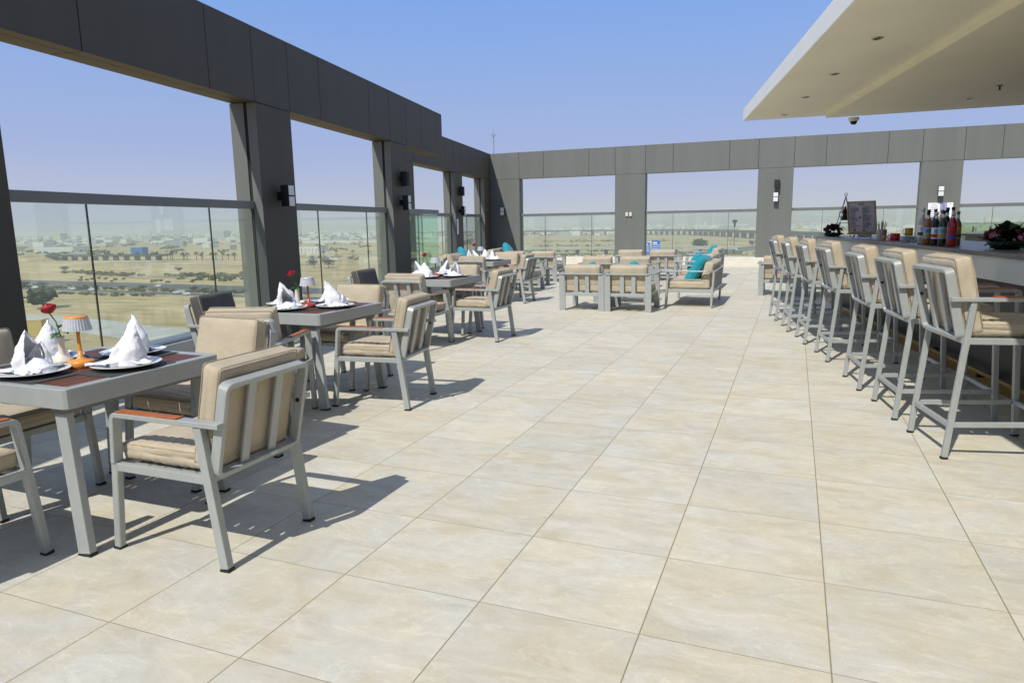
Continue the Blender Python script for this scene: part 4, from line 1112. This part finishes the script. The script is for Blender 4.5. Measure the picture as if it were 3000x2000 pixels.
# ------------------------------------------------------------------ landscape
GZ = -40.
def ground_material():
    m, nt, b = newmat('sand_ground'); N = nt.nodes; L = nt.links
    g = N.new('ShaderNodeNewGeometry')
    mp = N.new('ShaderNodeMapping'); mp.inputs['Scale'].default_value = (.0045, .0075, 0); L.new(g.outputs['Position'], mp.inputs[0])
    n1 = N.new('ShaderNodeTexNoise'); n1.inputs['Scale'].default_value = 1.6; n1.inputs['Detail'].default_value = 9; n1.inputs['Roughness'].default_value = .62; L.new(mp.outputs[0], n1.inputs['Vector'])
    cr = N.new('ShaderNodeValToRGB'); e = cr.color_ramp.elements
    e[0].position = .30; e[0].color = (.23, .20, .10, 1); e[1].position = .70; e[1].color = (.54, .44, .25, 1)
    q = e.new(.43); q.color = (.42, .335, .18, 1); q = e.new(.55); q.color = (.50, .40, .22, 1)
    L.new(n1.outputs['Fac'], cr.inputs[0])
    mp2 = N.new('ShaderNodeMapping'); mp2.inputs['Scale'].default_value = (.03, .11, 0); L.new(g.outputs['Position'], mp2.inputs[0])
    n2 = N.new('ShaderNodeTexNoise'); n2.inputs['Scale'].default_value = 1; n2.inputs['Detail'].default_value = 8; L.new(mp2.outputs[0], n2.inputs['Vector'])
    r = N.new('ShaderNodeMapRange'); L.new(n2.outputs['Fac'], r.inputs['Value']); r.inputs['From Min'].default_value = .3; r.inputs['From Max'].default_value = .7; r.inputs['To Min'].default_value = .72; r.inputs['To Max'].default_value = 1.15
    # far away the land turns to scrub green
    ln = N.new('ShaderNodeVectorMath'); ln.operation = 'LENGTH'; L.new(g.outputs['Position'], ln.inputs[0])
    f = N.new('ShaderNodeMapRange'); L.new(ln.outputs['Value'], f.inputs['Value']); f.inputs['From Min'].default_value = 1500; f.inputs['From Max'].default_value = 2800; f.inputs['To Max'].default_value = .5
    mx = N.new('ShaderNodeMix'); mx.data_type = 'RGBA'; L.new(f.outputs[0], mx.inputs[0]); L.new(cr.outputs[0], mx.inputs[6]); mx.inputs[7].default_value = (.30, .27, .17, 1)
    v = N.new('ShaderNodeVectorMath'); v.operation = 'SCALE'; L.new(mx.outputs[2], v.inputs[0]); L.new(r.outputs[0], v.inputs['Scale']); L.new(v.outputs[0], b.inputs['Base Color'])
    b.inputs['Roughness'].default_value = .95; b.inputs['Specular IOR Level'].default_value = .05
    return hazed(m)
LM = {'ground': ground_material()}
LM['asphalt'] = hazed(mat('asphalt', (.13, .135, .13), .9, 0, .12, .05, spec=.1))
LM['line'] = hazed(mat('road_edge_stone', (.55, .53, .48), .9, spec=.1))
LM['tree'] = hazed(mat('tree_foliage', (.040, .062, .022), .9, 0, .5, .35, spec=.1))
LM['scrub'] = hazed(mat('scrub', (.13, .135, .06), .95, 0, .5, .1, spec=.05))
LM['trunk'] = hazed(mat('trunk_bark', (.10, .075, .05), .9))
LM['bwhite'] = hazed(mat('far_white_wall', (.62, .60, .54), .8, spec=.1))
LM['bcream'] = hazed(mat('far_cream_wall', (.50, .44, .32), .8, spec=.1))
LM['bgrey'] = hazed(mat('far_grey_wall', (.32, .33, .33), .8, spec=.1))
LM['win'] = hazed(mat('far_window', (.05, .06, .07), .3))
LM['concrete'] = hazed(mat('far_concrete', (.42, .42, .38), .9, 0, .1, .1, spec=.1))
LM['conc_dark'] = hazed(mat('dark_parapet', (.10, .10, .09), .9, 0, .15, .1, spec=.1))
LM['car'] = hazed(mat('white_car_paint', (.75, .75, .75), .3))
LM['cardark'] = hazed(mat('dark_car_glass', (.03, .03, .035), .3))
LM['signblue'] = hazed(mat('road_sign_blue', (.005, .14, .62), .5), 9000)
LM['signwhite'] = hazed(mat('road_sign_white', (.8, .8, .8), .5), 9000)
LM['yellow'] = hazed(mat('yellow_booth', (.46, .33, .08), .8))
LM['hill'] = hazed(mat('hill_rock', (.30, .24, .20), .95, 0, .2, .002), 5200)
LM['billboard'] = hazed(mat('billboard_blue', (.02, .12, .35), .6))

bm = B(); s = 26000.; n = 1
vs = [bm.verts.new(v) for v in ((-s, -6000, GZ), (s, -6000, GZ), (s, s, GZ), (-s, s, GZ))]; bm.faces.new(vs)
tag(obj('ground', bm, LM['ground']), kind='structure')

def strip(name, pts, w, z, m, kind='structure'):
    bm = B(); P = [Vector((x, y, z)) for x, y in pts]; L0, R0 = [], []
    for i, p in enumerate(P):
        d = (P[min(i+1, len(P)-1)]-P[max(i-1, 0)]).normalized(); nrm = Vector((-d.y, d.x, 0))
        L0.append(bm.verts.new(p+nrm*w/2)); R0.append(bm.verts.new(p-nrm*w/2))
    for i in range(len(P)-1): bm.faces.new((L0[i], R0[i], R0[i+1], L0[i+1]))
    return tag(obj(name, bm, m), kind=kind)
def hw(y0, y1, sl=-.045, x0=-1500, x1=600): return [(x0, y0+sl*(x0+300)), (-300, y0), (x1, y0+sl*.3*(x1+300))]
strip('highway', hw(374, 0), 34, GZ+.10, LM['asphalt'])
strip('highway_near_lane', hw(333, 0), 12, GZ+.10, LM['asphalt'])
strip('highway_edge_line', hw(326, 0), 1.2, GZ+.2, LM['line'])
strip('highway_edge_line', hw(341, 0), 1.0, GZ+.2, LM['line'])
strip('highway_edge_line', hw(355.5, 0), 1.6, GZ+.2, LM['line'])
strip('far_road', [(-2200, 700), (-900, 692), (-640, 692), (-560, 800), (-100, 806)], 9, GZ+.15, LM['line'])
strip('side_road', [(-900, 268), (-300, 215), (-180, 190)], 26, GZ+.05, LM['concrete'])
strip('far_right_road', [(-150, 800), (-100, 930), (-60, 1080), (30, 1300), (300, 1900)], 62, GZ+.12, LM['asphalt'])
for k, o_ in enumerate((-31, -9, 12, 31)):
    strip('far_road_line', [(-150+o_, 800), (-100+o_, 930), (-60+o_, 1080), (30+o_, 1300), (300+o_, 1900)], 2.0, GZ+.25, LM['line'])

def blob_cloud(bm, c, rx, ry, rz, n, sz, rnd, mi=0):
    """many small leaf clumps spread through an uneven crown"""
    lobes = [(Vector((rnd.uniform(-.55, .55)*rx, rnd.uniform(-.55, .55)*ry, rnd.uniform(-.35, .5)*rz)), rnd.uniform(.4, .62)) for _ in range(7)]
    for k in range(n):
        lc, lr = rnd.choice(lobes); d = Vector((rnd.gauss(0, 1), rnd.gauss(0, 1), rnd.gauss(0, 1))).normalized()
        p = Vector(c)+lc+Vector((d.x*rx, d.y*ry, d.z*rz))*lr*rnd.uniform(.6, 1.05)
        q = sz*rnd.uniform(.5, 1.2); a = Vector((rnd.gauss(0, 1), rnd.gauss(0, 1), rnd.gauss(0, .6))).normalized(); b = a.orthogonal().normalized()
        vs = [bm.verts.new(p+a*q), bm.verts.new(p+b*q), bm.verts.new(p-a*q*.8), bm.verts.new(p-b*q)]
        bm.faces.new(vs).material_index = mi

def make_tree(lb, loc, h, w, seed, n=900, g='dark trees standing on the sand'):
    rnd = random.Random(seed); t = thing('broad_tree', lb, 'tree', loc, 0, g)
    bm = B(); tube(bm, [(0, 0, 0), (.1*w*.2, 0, h*.3), (0, 0, h*.55)], [w*.035, w*.028, w*.015], 7)
    for k in range(6):
        a = k*1.05+rnd.random(); tube(bm, [(0, 0, h*rnd.uniform(.12, .3)), (math.cos(a)*w*.2, math.sin(a)*w*.2, h*.5), (math.cos(a)*w*.36, math.sin(a)*w*.36, h*.68)], [w*.02, w*.014, w*.006], 5)
    obj('trunk', bm, LM['trunk'], t)
    bm = B(); blob_cloud(bm, (0, 0, h*.54), w*.5, w*.5, h*.46, n, w*.04, rnd); obj('crown', bm, LM['tree'], t)
    return t
make_tree('big dark bushy tree on the sand, beside the left wall pillar', (-378.5, 254.5, GZ), 11.5, 19.5, 1, 1800)
for k, (x, y, h, w, lb) in enumerate([(-456, 590, 13, 15, 'tree left of the glass joint in the second bay'), (-440, 592, 13, 17, 'tree right of the glass joint in the second bay'), (-705, 500, 6, 9, 'lone round bush on the sand above the scrub belt'),
     (-566, 520, 5, 8, 'small bush on the sand right of the lone round bush'), (-123, 1020, 16, 34, 'wide hedge-like tree beside the right hand highway'), (-60, 1190, 9, 12, 'small tree out on the sand beyond the right hand highway')]):
    make_tree(lb, (x, y, GZ), h, w, 20+k, 500)
# bushes along the highway median
m0 = make_tree('bush on the highway median', (-540, 360, GZ), 4.2, 7.5, 77, 260, 'bushes on the highway median')
for k in range(17):
    x = -610+k*21+random.uniform(-6, 6); dup(m0, (x, 348-.045*(x+300)+random.uniform(-2, 3), GZ), random.random()*6, 'bush on the highway median', None, random.uniform(.55, 1.15))
# scrub belt : uncountable
bm = B(); rnd = random.Random(3)
def belt(x0, y0, x1, y1, n, spread, r0=3., r1=6., hh=1.6):
    for k in range(n):
        t = rnd.random(); x = x0+(x1-x0)*t+rnd.gauss(0, 6); y = y0+(y1-y0)*t+rnd.gauss(0, spread)
        blob_cloud(bm, (x, y, GZ+1), rnd.uniform(r0, r1), rnd.uniform(r0, r1), hh*rnd.uniform(.7, 1.3), 40, .8, rnd)
belt(-690, 494, -548, 458, 60, 5, 1.5, 4, 1.5); belt(-530, 486, -410, 430, 60, 10, 1.5, 4, 1.2); belt(-610, 425, -420, 405, 16, 6, 1.2, 2.6, .8); belt(-650, 352, -300, 345, 110, 1.6, 1.2, 3, .9); belt(-480, 318, -380, 318, 24, 2, 1.5, 3, .8)
belt(-480, 480, -400, 470, 40, 20, 3, 6, 1.6); belt(-600, 780, -400, 770, 40, 20, 3, 7, 2.2); belt(-380, 960, -230, 985, 34, 14, 3, 7, 3); belt(-420, 1180, -300, 1200, 30, 20, 3, 7, 2.5)
belt(-150, 905, -50, 880, 24, 10, 4, 7, 4); belt(-430, 1010, -240, 1050, 60, 26, 2, 5, 2.2); belt(-360, 850, -180, 850, 46, 9, 2.5, 5, 3); belt(-520, 1500, -250, 1480, 60, 40, 3, 8, 2.5)
tag(obj('scrub', bm, LM['scrub']), 'low grey green desert scrub scattered over the sand', 'scrub', kind='stuff')

def make_palm(lb, loc, h, seed):
    rnd = random.Random(seed); t = thing('palm_tree', lb, 'palm tree', loc, rnd.random()*6, 'date palms in a row along the far road')
    bm = B(); tube(bm, [(0, 0, 0), (.2, 0, h*.5), (0, 0, h)], [.5, .4, .35], 6); obj('trunk', bm, LM['trunk'], t)
    bm = B()
    for k in range(26):
        a = rnd.uniform(0, 6.28); e = rnd.uniform(-.35, 1.1); leaf(bm, (0, 0, h), (math.cos(a)*math.cos(e), math.sin(a)*math.cos(e), math.sin(e)), rnd.uniform(3.2, 4.6), .55, 0, .45)
    obj('crown', bm, LM['tree'], t); return t
pl = make_palm('date palm in the row along the far road', (-816, 712, GZ), 8.5, 5)
for k in range(27):
    x = -850+k*9.2+random.uniform(-3, 3) if k < 21 else -620+(k-21)*24
    dup(pl, (x, (716 if k < 21 else 826)+random.uniform(-5, 6), GZ), random.random()*6, 'date palm in the row along the far road', None, random.uniform(.75, 1.2))

# cars
def make_car(lb, loc, rz):
    t = thing('parked_car', lb, 'car', loc, rz, 'cars driving on the distant highway')
    bm = B(); P = [(-2.3, .35), (-2.25, .95), (-1.4, 1.05), (-.75, 1.5), (.75, 1.5), (1.35, 1.05), (2.2, .9), (2.3, .35)]
    a = [bm.verts.new((x, -.85, z)) for x, z in P]; b = [bm.verts.new((x, .85, z)) for x, z in P]
    bm.faces.new(a); bm.faces.new(b)
    for i in range(len(P)): bm.faces.new((a[i], a[(i+1) % len(P)], b[(i+1) % len(P)], b[i]))
    obj('body', bm, LM['car'], t)
    bm = B(); box(bm, -1.1, 1.05, -.87, .87, 1.08, 1.36); obj('window', bm, LM['cardark'], t)
    for sx in (-1.4, 1.4):
        for sy in (-.8, .8):
            bm = B(); lathe(bm, [(0, -.1), (.34, -.1), (.34, .1), (0, .1)], 14)
            for v in bm.verts: v.co = Vector((v.co.x+sx, v.co.z+sy, v.co.y+.34))
            obj('wheel', bm, LM['cardark'], t)
    return t
cr0 = make_car('white car on the near highway lane', (-478, 344, GZ+.1), 0)
cr0.name = 'distant_car'
for k, (x, y) in enumerate([(-357, 332.5), (-329, 336), (-372, 338), (-455, 341), (-520, 345), (-560, 372), (-430, 375), (-92, 1157), (-70, 1010), (-30, 1120), (-85, 905), (-10, 1180)]):
    dup(cr0, (x, y, GZ+.15), 0 if k < 7 else 1.2, ['white car on the near highway lane', 'white car on the near highway lane', 'white car on the near highway lane', 'white car on the near highway lane', 'white car on the near highway lane', 'white car on the far highway carriageway', 'white car on the far highway carriageway'][k] if k < 7 else 'white car on the right hand highway', None, 1.15)

for k in range(22):
    dup(cr0, (-330+k*9+random.uniform(-3, 3), 838+random.uniform(-10, 12), GZ+.15), random.choice([0, 1.5, .3]), 'white car parked under the near bridge', 'cars parked under the near bridge', 1.3)
# bridges
def make_bridge(lb, pts, w, zd, npier, hp, m=LM['concrete'], thick=1.6, par=1.1):
    t = thing('road_bridge', lb, 'bridge'); P = [Vector((x, y, 0)) for x, y in pts]
    bm = B(); b2 = B()
    for i in range(len(P)-1):
        a, b = P[i], P[i+1]; d = (b-a).normalized(); nrm = Vector((-d.y, d.x, 0))
        bar(bm, a+Vector((0, 0, zd-thick/2)), b+Vector((0, 0, zd-thick/2)), w, thick, nrm, 0)
        for s in (-1, 1): bar(b2, a+nrm*s*(w/2+.1)+Vector((0, 0, zd+par/2-.1)), b+nrm*s*(w/2+.1)+Vector((0, 0, zd+par/2-.1)), .3, par, nrm, 0)
        Lg = (b-a).length; k = 0; st = Lg/max(1, npier)
        for q in range(npier):
            c = a+d*st*(q+.5)
            obj('pier', bar(B(), c+Vector((0, 0, hp)), c+Vector((0, 0, zd-thick)), w*.6, 2.2, nrm, 0), LM['conc_dark'], t)
    obj('deck', bm, m, t); obj('parapet', b2, m, t); return t
make_bridge('long road bridge on dark piers at the left horizon', [(-1000, 690), (-800, 712)], 14, -32.5, 11, GZ, LM['conc_dark'])
make_bridge('near road bridge behind the far left wall bay', [(-520, 872), (-240, 892), (-60, 890)], 18, -31.5, 6, GZ, LM['concrete'], 2.0, 1.6)
make_bridge('long far viaduct with many piers crossing the plain', [(-1500, 2350), (-900, 2300), (-455, 2200), (-270, 2080), (-77, 1640), (60, 1300)], 20, -25, 10, GZ, LM['conc_dark'], 3.6, 2.6)
bm = B(); vs = [(-1100, 678), (-1000, 690), (-1005, 705), (-1120, 700)]
lo = [bm.verts.new((x, y, GZ)) for x, y in [(-1180, 640), (-985, 668), (-985, 720), (-1180, 720)]]; hi = [bm.verts.new((x, y, -33)) for x, y in [(-1110, 680), (-1000, 684), (-1000, 700), (-1110, 700)]]
bm.faces.new(hi)
for i in range(4): bm.faces.new((lo[i], lo[(i+1) % 4], hi[(i+1) % 4], hi[i]))
tag(obj('embankment', bm, LM['ground']), kind='structure')

# road signs
def road_sign(lb, x, y, w, z0, z1):
    t = thing('road_sign', lb, 'road sign', (x, y, 0), R(10), 'blue road signs by the bridge')
    bm = B(); box(bm, -w/2, w/2, -.15, .15, z0, z1); obj('panel', bm, LM['signblue'], t)
    bm = B(); rnd = random.Random(int(w*10))
    hh = z1-z0
    box(bm, -w*.38, w*.1, -.3, -.2, z1-hh*.24, z1-hh*.10)
    for r_ in range(4):
        zz = z1-hh*(.36+.16*r_); xx = -w*.42
        while xx < w*.38:
            ww = rnd.uniform(.06, .16)*w; box(bm, xx, min(xx+ww, w*.42), -.3, -.2, zz, zz+hh*.07); xx += ww+w*.05
    obj('lettering', bm, LM['signwhite'], t)
    bm = B(); box(bm, -.4, .4, .16, .8, GZ, z1); obj('post', bm, LM['conc_dark'], t)
road_sign('left blue road sign, half hidden by the pillar', -163.5, 852, 6.5, -37, -24)
road_sign('right larger blue road sign', -153.5, 857, 9.5, -37, -22)

# street lamps
def street_lamp(lb, x, y, h, g='tall street lamps along the distant roads'):
    t = thing('street_lamp', lb, 'street lamp', (x, y, GZ), 0, g)
    bm = B(); tube(bm, [(0, 0, 0), (0, 0, h)], [.35, .2], 6); obj('pole', bm, LM['conc_dark'], t)
    bm = B()
    for s in (-1, 1): tube(bm, [(0, 0, h-.3), (s*2.2, 0, h+.5)], .14, 5); box(bm, s*2.0-.8, s*2.0+.8, -.35, .35, h+.4, h+.75)
    obj('lamp_head', bm, LM['conc_dark'], t); return t
sl = street_lamp('street lamp along the distant roads', -140, 930, 13)
for x, y in [(-110, 985), (-82, 1050), (-60, 1130), (-30, 1210), (-300, 915), (-350, 905), (-250, 925), (-210, 880), (-180, 1030)]:
    dup(sl, (x, y, GZ), random.random(), 'street lamp along the distant roads')
t = thing('telecom_mast', 'tall mast with dark cluster on top seen through the middle far bay', 'mast', (-66, 900, GZ))
bm = B(); tube(bm, [(0, 0, 0), (0, 0, 41)], [.6, .35], 8); obj('pole', bm, LM['trunk'], t)
bm = B(); lathe(bm, [(0, 33), (1.2, 33.2), (1.3, 37), (3.2, 40), (3.3, 41), (0, 42)], 12); obj('antenna_head', bm, LM['cardark'], t)

# distant buildings
def bldg(lb, x, y, w, d, h, m, rz=0., g='pale buildings in the hazy distance', win=True):
    t = thing('distant_building', lb, 'building', (x, y, GZ), rz, g)
    bm = B(); box(bm, -w/2, w/2, -d/2, d/2, 0, h); obj('wall', bm, m, t)
    if win and h > 5:
        bm = B(); n = max(2, int(w/7)); fl = max(1, int(h/4.2))
        for f in range(fl):
            for k in range(n):
                cx_ = -w/2+w*(k+.5)/n; box(bm, cx_-1.1, cx_+1.1, -d/2-.12, -d/2-.02, f*4.2+1.2, f*4.2+3)
        obj('window', bm, LM['win'], t)
    bm = B(); box(bm, -w/2+.5, w/2-.5, -d/2+.5, d/2-.5, h+.01, h+.8); obj('roof', bm, LM['bgrey'], t)
    return t
L9 = 'pale low building in the hazy distance'
bldg('long low white warehouse behind the left bridge', -1385, 985, 115, 40, 10, LM['bwhite'])
bldg('cream block near the palms at the left pillar', -800, 930, 22, 18, 14, LM['bcream'])
bldg('long white building just left of the first pillar', -735, 930, 70, 30, 11, LM['bwhite'], .05)
bldg('very long white roofed hall in the second bay', -1010, 1560, 420, 30, 6, LM['bwhite'], .06, win=False)
bldg('pale walled compound low in the second bay', -372, 590, 40, 26, 13, LM['bcream'], -.03, 'pale compound', False)
bldg('blue glass box beyond the palms in the second bay', -640, 1010, 9, 9, 15, LM['billboard'], 0, 'blue boxes', False)
bldg('blue and white shop front beyond the left bridge', -1010, 850, 26, 12, 13, LM['billboard'], 0, 'blue boxes', False)
bldg('white shed beyond the far left bay bridge', -245, 1240, 26, 14, 7, LM['bwhite'], .2)
t = thing('yellow_booth', 'yellow wall block standing on the sand by the left pillar', 'booth', (-260.5, 171, GZ), R(28))
bm = B(); box(bm, -3.6, 3.6, -2.5, 2.5, 0, 9.0, .1); obj('wall', bm, LM['yellow'], t)
bm = B(); box(bm, -3.7, 3.7, -2.6, 2.6, 9.01, 9.3); obj('roof', bm, LM['bcream'], t)
rnd = random.Random(11)
for k in range(80):
    a = R(rnd.uniform(-8, 68)); d = rnd.uniform(1350, 3000)*(1 if a > R(24) else 1.6)
    x, y = -math.sin(a)*d, math.cos(a)*d
    bldg(L9, x, y, rnd.uniform(10, 46), rnd.uniform(10, 26), rnd.choice([4, 4, 5, 6, 6, 7, 9, 11]), rnd.choice([LM['bwhite'], LM['bwhite'], LM['bcream'], LM['bgrey']]), rnd.uniform(-.5, .5), win=d < 1900)
bm = B()
for k in range(1500):
    a = R(rnd.uniform(-22, 72)); d = 2300+4200*rnd.random()**1.3
    x, y = -math.sin(a)*d, math.cos(a)*d; w = rnd.uniform(14, 60); h = rnd.choice([4, 5, 6, 8, 10, 14]) if rnd.random() > .012 else 34
    box(bm, x-w/2, x+w/2, y-w/3, y+w/3, GZ, GZ+h, 0, rnd.choice([0, 0, 1, 2]))
tag(obj('distant_city', bm, [LM['bwhite'], LM['bcream'], LM['bgrey']]), 'hazy mass of pale city blocks along the horizon', 'city', kind='stuff')
bm = B()
for k in range(520):
    a = R(rnd.uniform(-22, 70)); d = (1250 if a > R(24) else 2350)+3600*rnd.random()**1.3
    x, y = -math.sin(a)*d, math.cos(a)*d; blob_cloud(bm, (x, y, GZ+3), rnd.uniform(8, 26), rnd.uniform(6, 12), rnd.uniform(2, 4), 22, 2.4, rnd)
tag(obj('far_vegetation', bm, LM['tree']), 'dark patches of trees between the hazy distant buildings', 'trees', kind='stuff')
bm = B()
def hill(cx_, cy_, w, h, seed):
    n = 40; prev = None
    for j in range(7):
        row = []
        for i in range(n+1):
            u = i/n*2-1; v = j/6
            hh = h*(1-abs(u)**1.7)*(1-v)*(.8+.5*noise.noise(Vector((u*4, seed, v*2))))
            row.append(bm.verts.new((cx_+u*w, cy_-v*w*.35, GZ+max(-1, hh))))
        if prev:
            for i in range(n): bm.faces.new((prev[i], prev[i+1], row[i+1], row[i]))
        prev = row
hill(-1450, 6800, 420, 95, 1); hill(-900, 9500, 2200, 130, 2); hill(-6500, 7500, 2500, 120, 3); hill(1500, 9000, 2600, 110, 4)
tag(obj('hills', bm, LM['hill'], None, True), kind='structure')

# terrace of the neighbouring wing beyond the far right bay
t = thing('lower_roof_balustrade', 'frosted glass balustrade with dark clips beyond the far right bay', 'glass balustrade')
bm = B(); box(bm, 6.72, 9.4, 22.5, 22.53, .83, 1.2); obj('glass_pane', bm, glass_material('frosted_glass', (.72, .80, .70), .6), t)
for k in range(6):
    bm = B(); box(bm, 7.05+k*.42, 7.075+k*.42, 22.46, 22.499, .92, 1.08); obj('clip', bm, M['seam'], t)
bm = B(); box(bm, 6.6, 9.5, 22.4, 22.6, .0, .825); obj('base', bm, M['curb'], t)

# ------------------------------------------------------------------ camera
CAMP = [0.38468, 0.16769, -0.01736, 2034.76648]
def cam_setup():
    yaw, pitch, roll, f = CAMP
    cy, sy_, cp, sp, cr_, sr = math.cos(yaw), math.sin(yaw), math.cos(pitch), math.sin(pitch), math.cos(roll), math.sin(roll)
    fw = Vector((-sy_*cp, cy*cp, -sp)); r = Vector((cy, sy_, 0)); u = r.cross(fw)
    r2 = cr_*r+sr*u; u2 = -sr*r+cr_*u
    cd = bpy.data.cameras.new('camera'); c = bpy.data.objects.new('camera', cd); COL.objects.link(c)
    M4 = Matrix((r2, u2, -fw)).transposed().to_4x4(); M4.translation = Vector((2.2295, -1.5867, 1.3906))
    c.matrix_world = M4; cd.sensor_width = 36; cd.lens = f/3000*36; cd.clip_start = .05; cd.clip_end = 60000
    sc.camera = c
cam_setup()

# ------------------------------------------------------------------ light
SUN = Vector((-.155, -.83, 1.0)).normalized()
sd = bpy.data.lights.new('sun', 'SUN'); so = bpy.data.objects.new('sun', sd); COL.objects.link(so)
sd.energy = 4.2; sd.angle = R(.53); sd.color = (1, .96, .88)
so.rotation_euler = SUN.to_track_quat('Z', 'Y').to_euler()
w = bpy.data.worlds.new('World'); sc.world = w; w.use_nodes = True
nt = w.node_tree; N = nt.nodes; L = nt.links; bg = N['Background']
sky = N.new('ShaderNodeTexSky'); sky.sky_type = 'NISHITA'; sky.sun_disc = False
sky.sun_elevation = math.asin(SUN.z); sky.sun_rotation = math.atan2(SUN.x, SUN.y) % (2*PI)
sky.altitude = 50; sky.air_density = 1.0; sky.dust_density = 1.0; sky.ozone_density = 2.0
SKYS = .12
# hazy gradient: desert dust veil over the clear sky
tc = N.new('ShaderNodeTexCoord'); sp = N.new('ShaderNodeSeparateXYZ'); L.new(tc.outputs['Generated'], sp.inputs[0])
cr = N.new('ShaderNodeValToRGB'); e = cr.color_ramp.elements
def lin(c, k=1/SKYS): return (*[v*k for v in s2l(c)], 1)
e[0].position = .0; e[0].color = (*s2l((196, 202, 206)), 1)
e[1].position = 1.0; e[1].color = (*s2l((150, 163, 190)), 1)
for p, c in ((.018, (190, 196, 212)), (.05, (180, 190, 217)), (.09, (168, 182, 221)), (.18, (151, 177, 227)), (.27, (134, 171, 233)), (.45, (104, 155, 228)), (.62, (150, 165, 195))):
    q = e.new(p); q.color = (*s2l(c), 1)
hn = N.new('ShaderNodeTexNoise'); hn.inputs['Scale'].default_value = 2.2; hn.inputs['Detail'].default_value = 5
hm = N.new('ShaderNodeMapping'); hm.inputs['Scale'].default_value = (1, 1, 5); L.new(tc.outputs['Generated'], hm.inputs[0]); L.new(hm.outputs[0], hn.inputs['Vector'])
hz = math_node(nt, 'SUBTRACT', hn.outputs['Fac'], vb=.5); hz = math_node(nt, 'MULTIPLY', hz, vb=.045); hz = math_node(nt, 'ADD', hz, sp.outputs['Z'])
L.new(hz, cr.inputs[0])
up = N.new('ShaderNodeVectorMath'); up.operation = 'SCALE'; L.new(cr.outputs[0], up.inputs[0]); up.inputs['Scale'].default_value = 1/SKYS
mx = N.new('ShaderNodeMix'); mx.data_type = 'RGBA'; mx.inputs[0].default_value = .95
L.new(sky.outputs[0], mx.inputs[6]); L.new(up.outputs[0], mx.inputs[7]); L.new(mx.outputs[2], bg.inputs['Color'])
bg.inputs['Strength'].default_value = SKYS

sc.view_settings.view_transform = 'Standard'; sc.view_settings.look = 'None'; sc.view_settings.exposure = 0; sc.view_settings.gamma = 1
sc.render.engine = 'CYCLES'
sc.cycles.max_bounces = 8; sc.cycles.transparent_max_bounces = 24; sc.cycles.diffuse_bounces = 4; sc.cycles.glossy_bounces = 4
sc.cycles.use_denoising = True
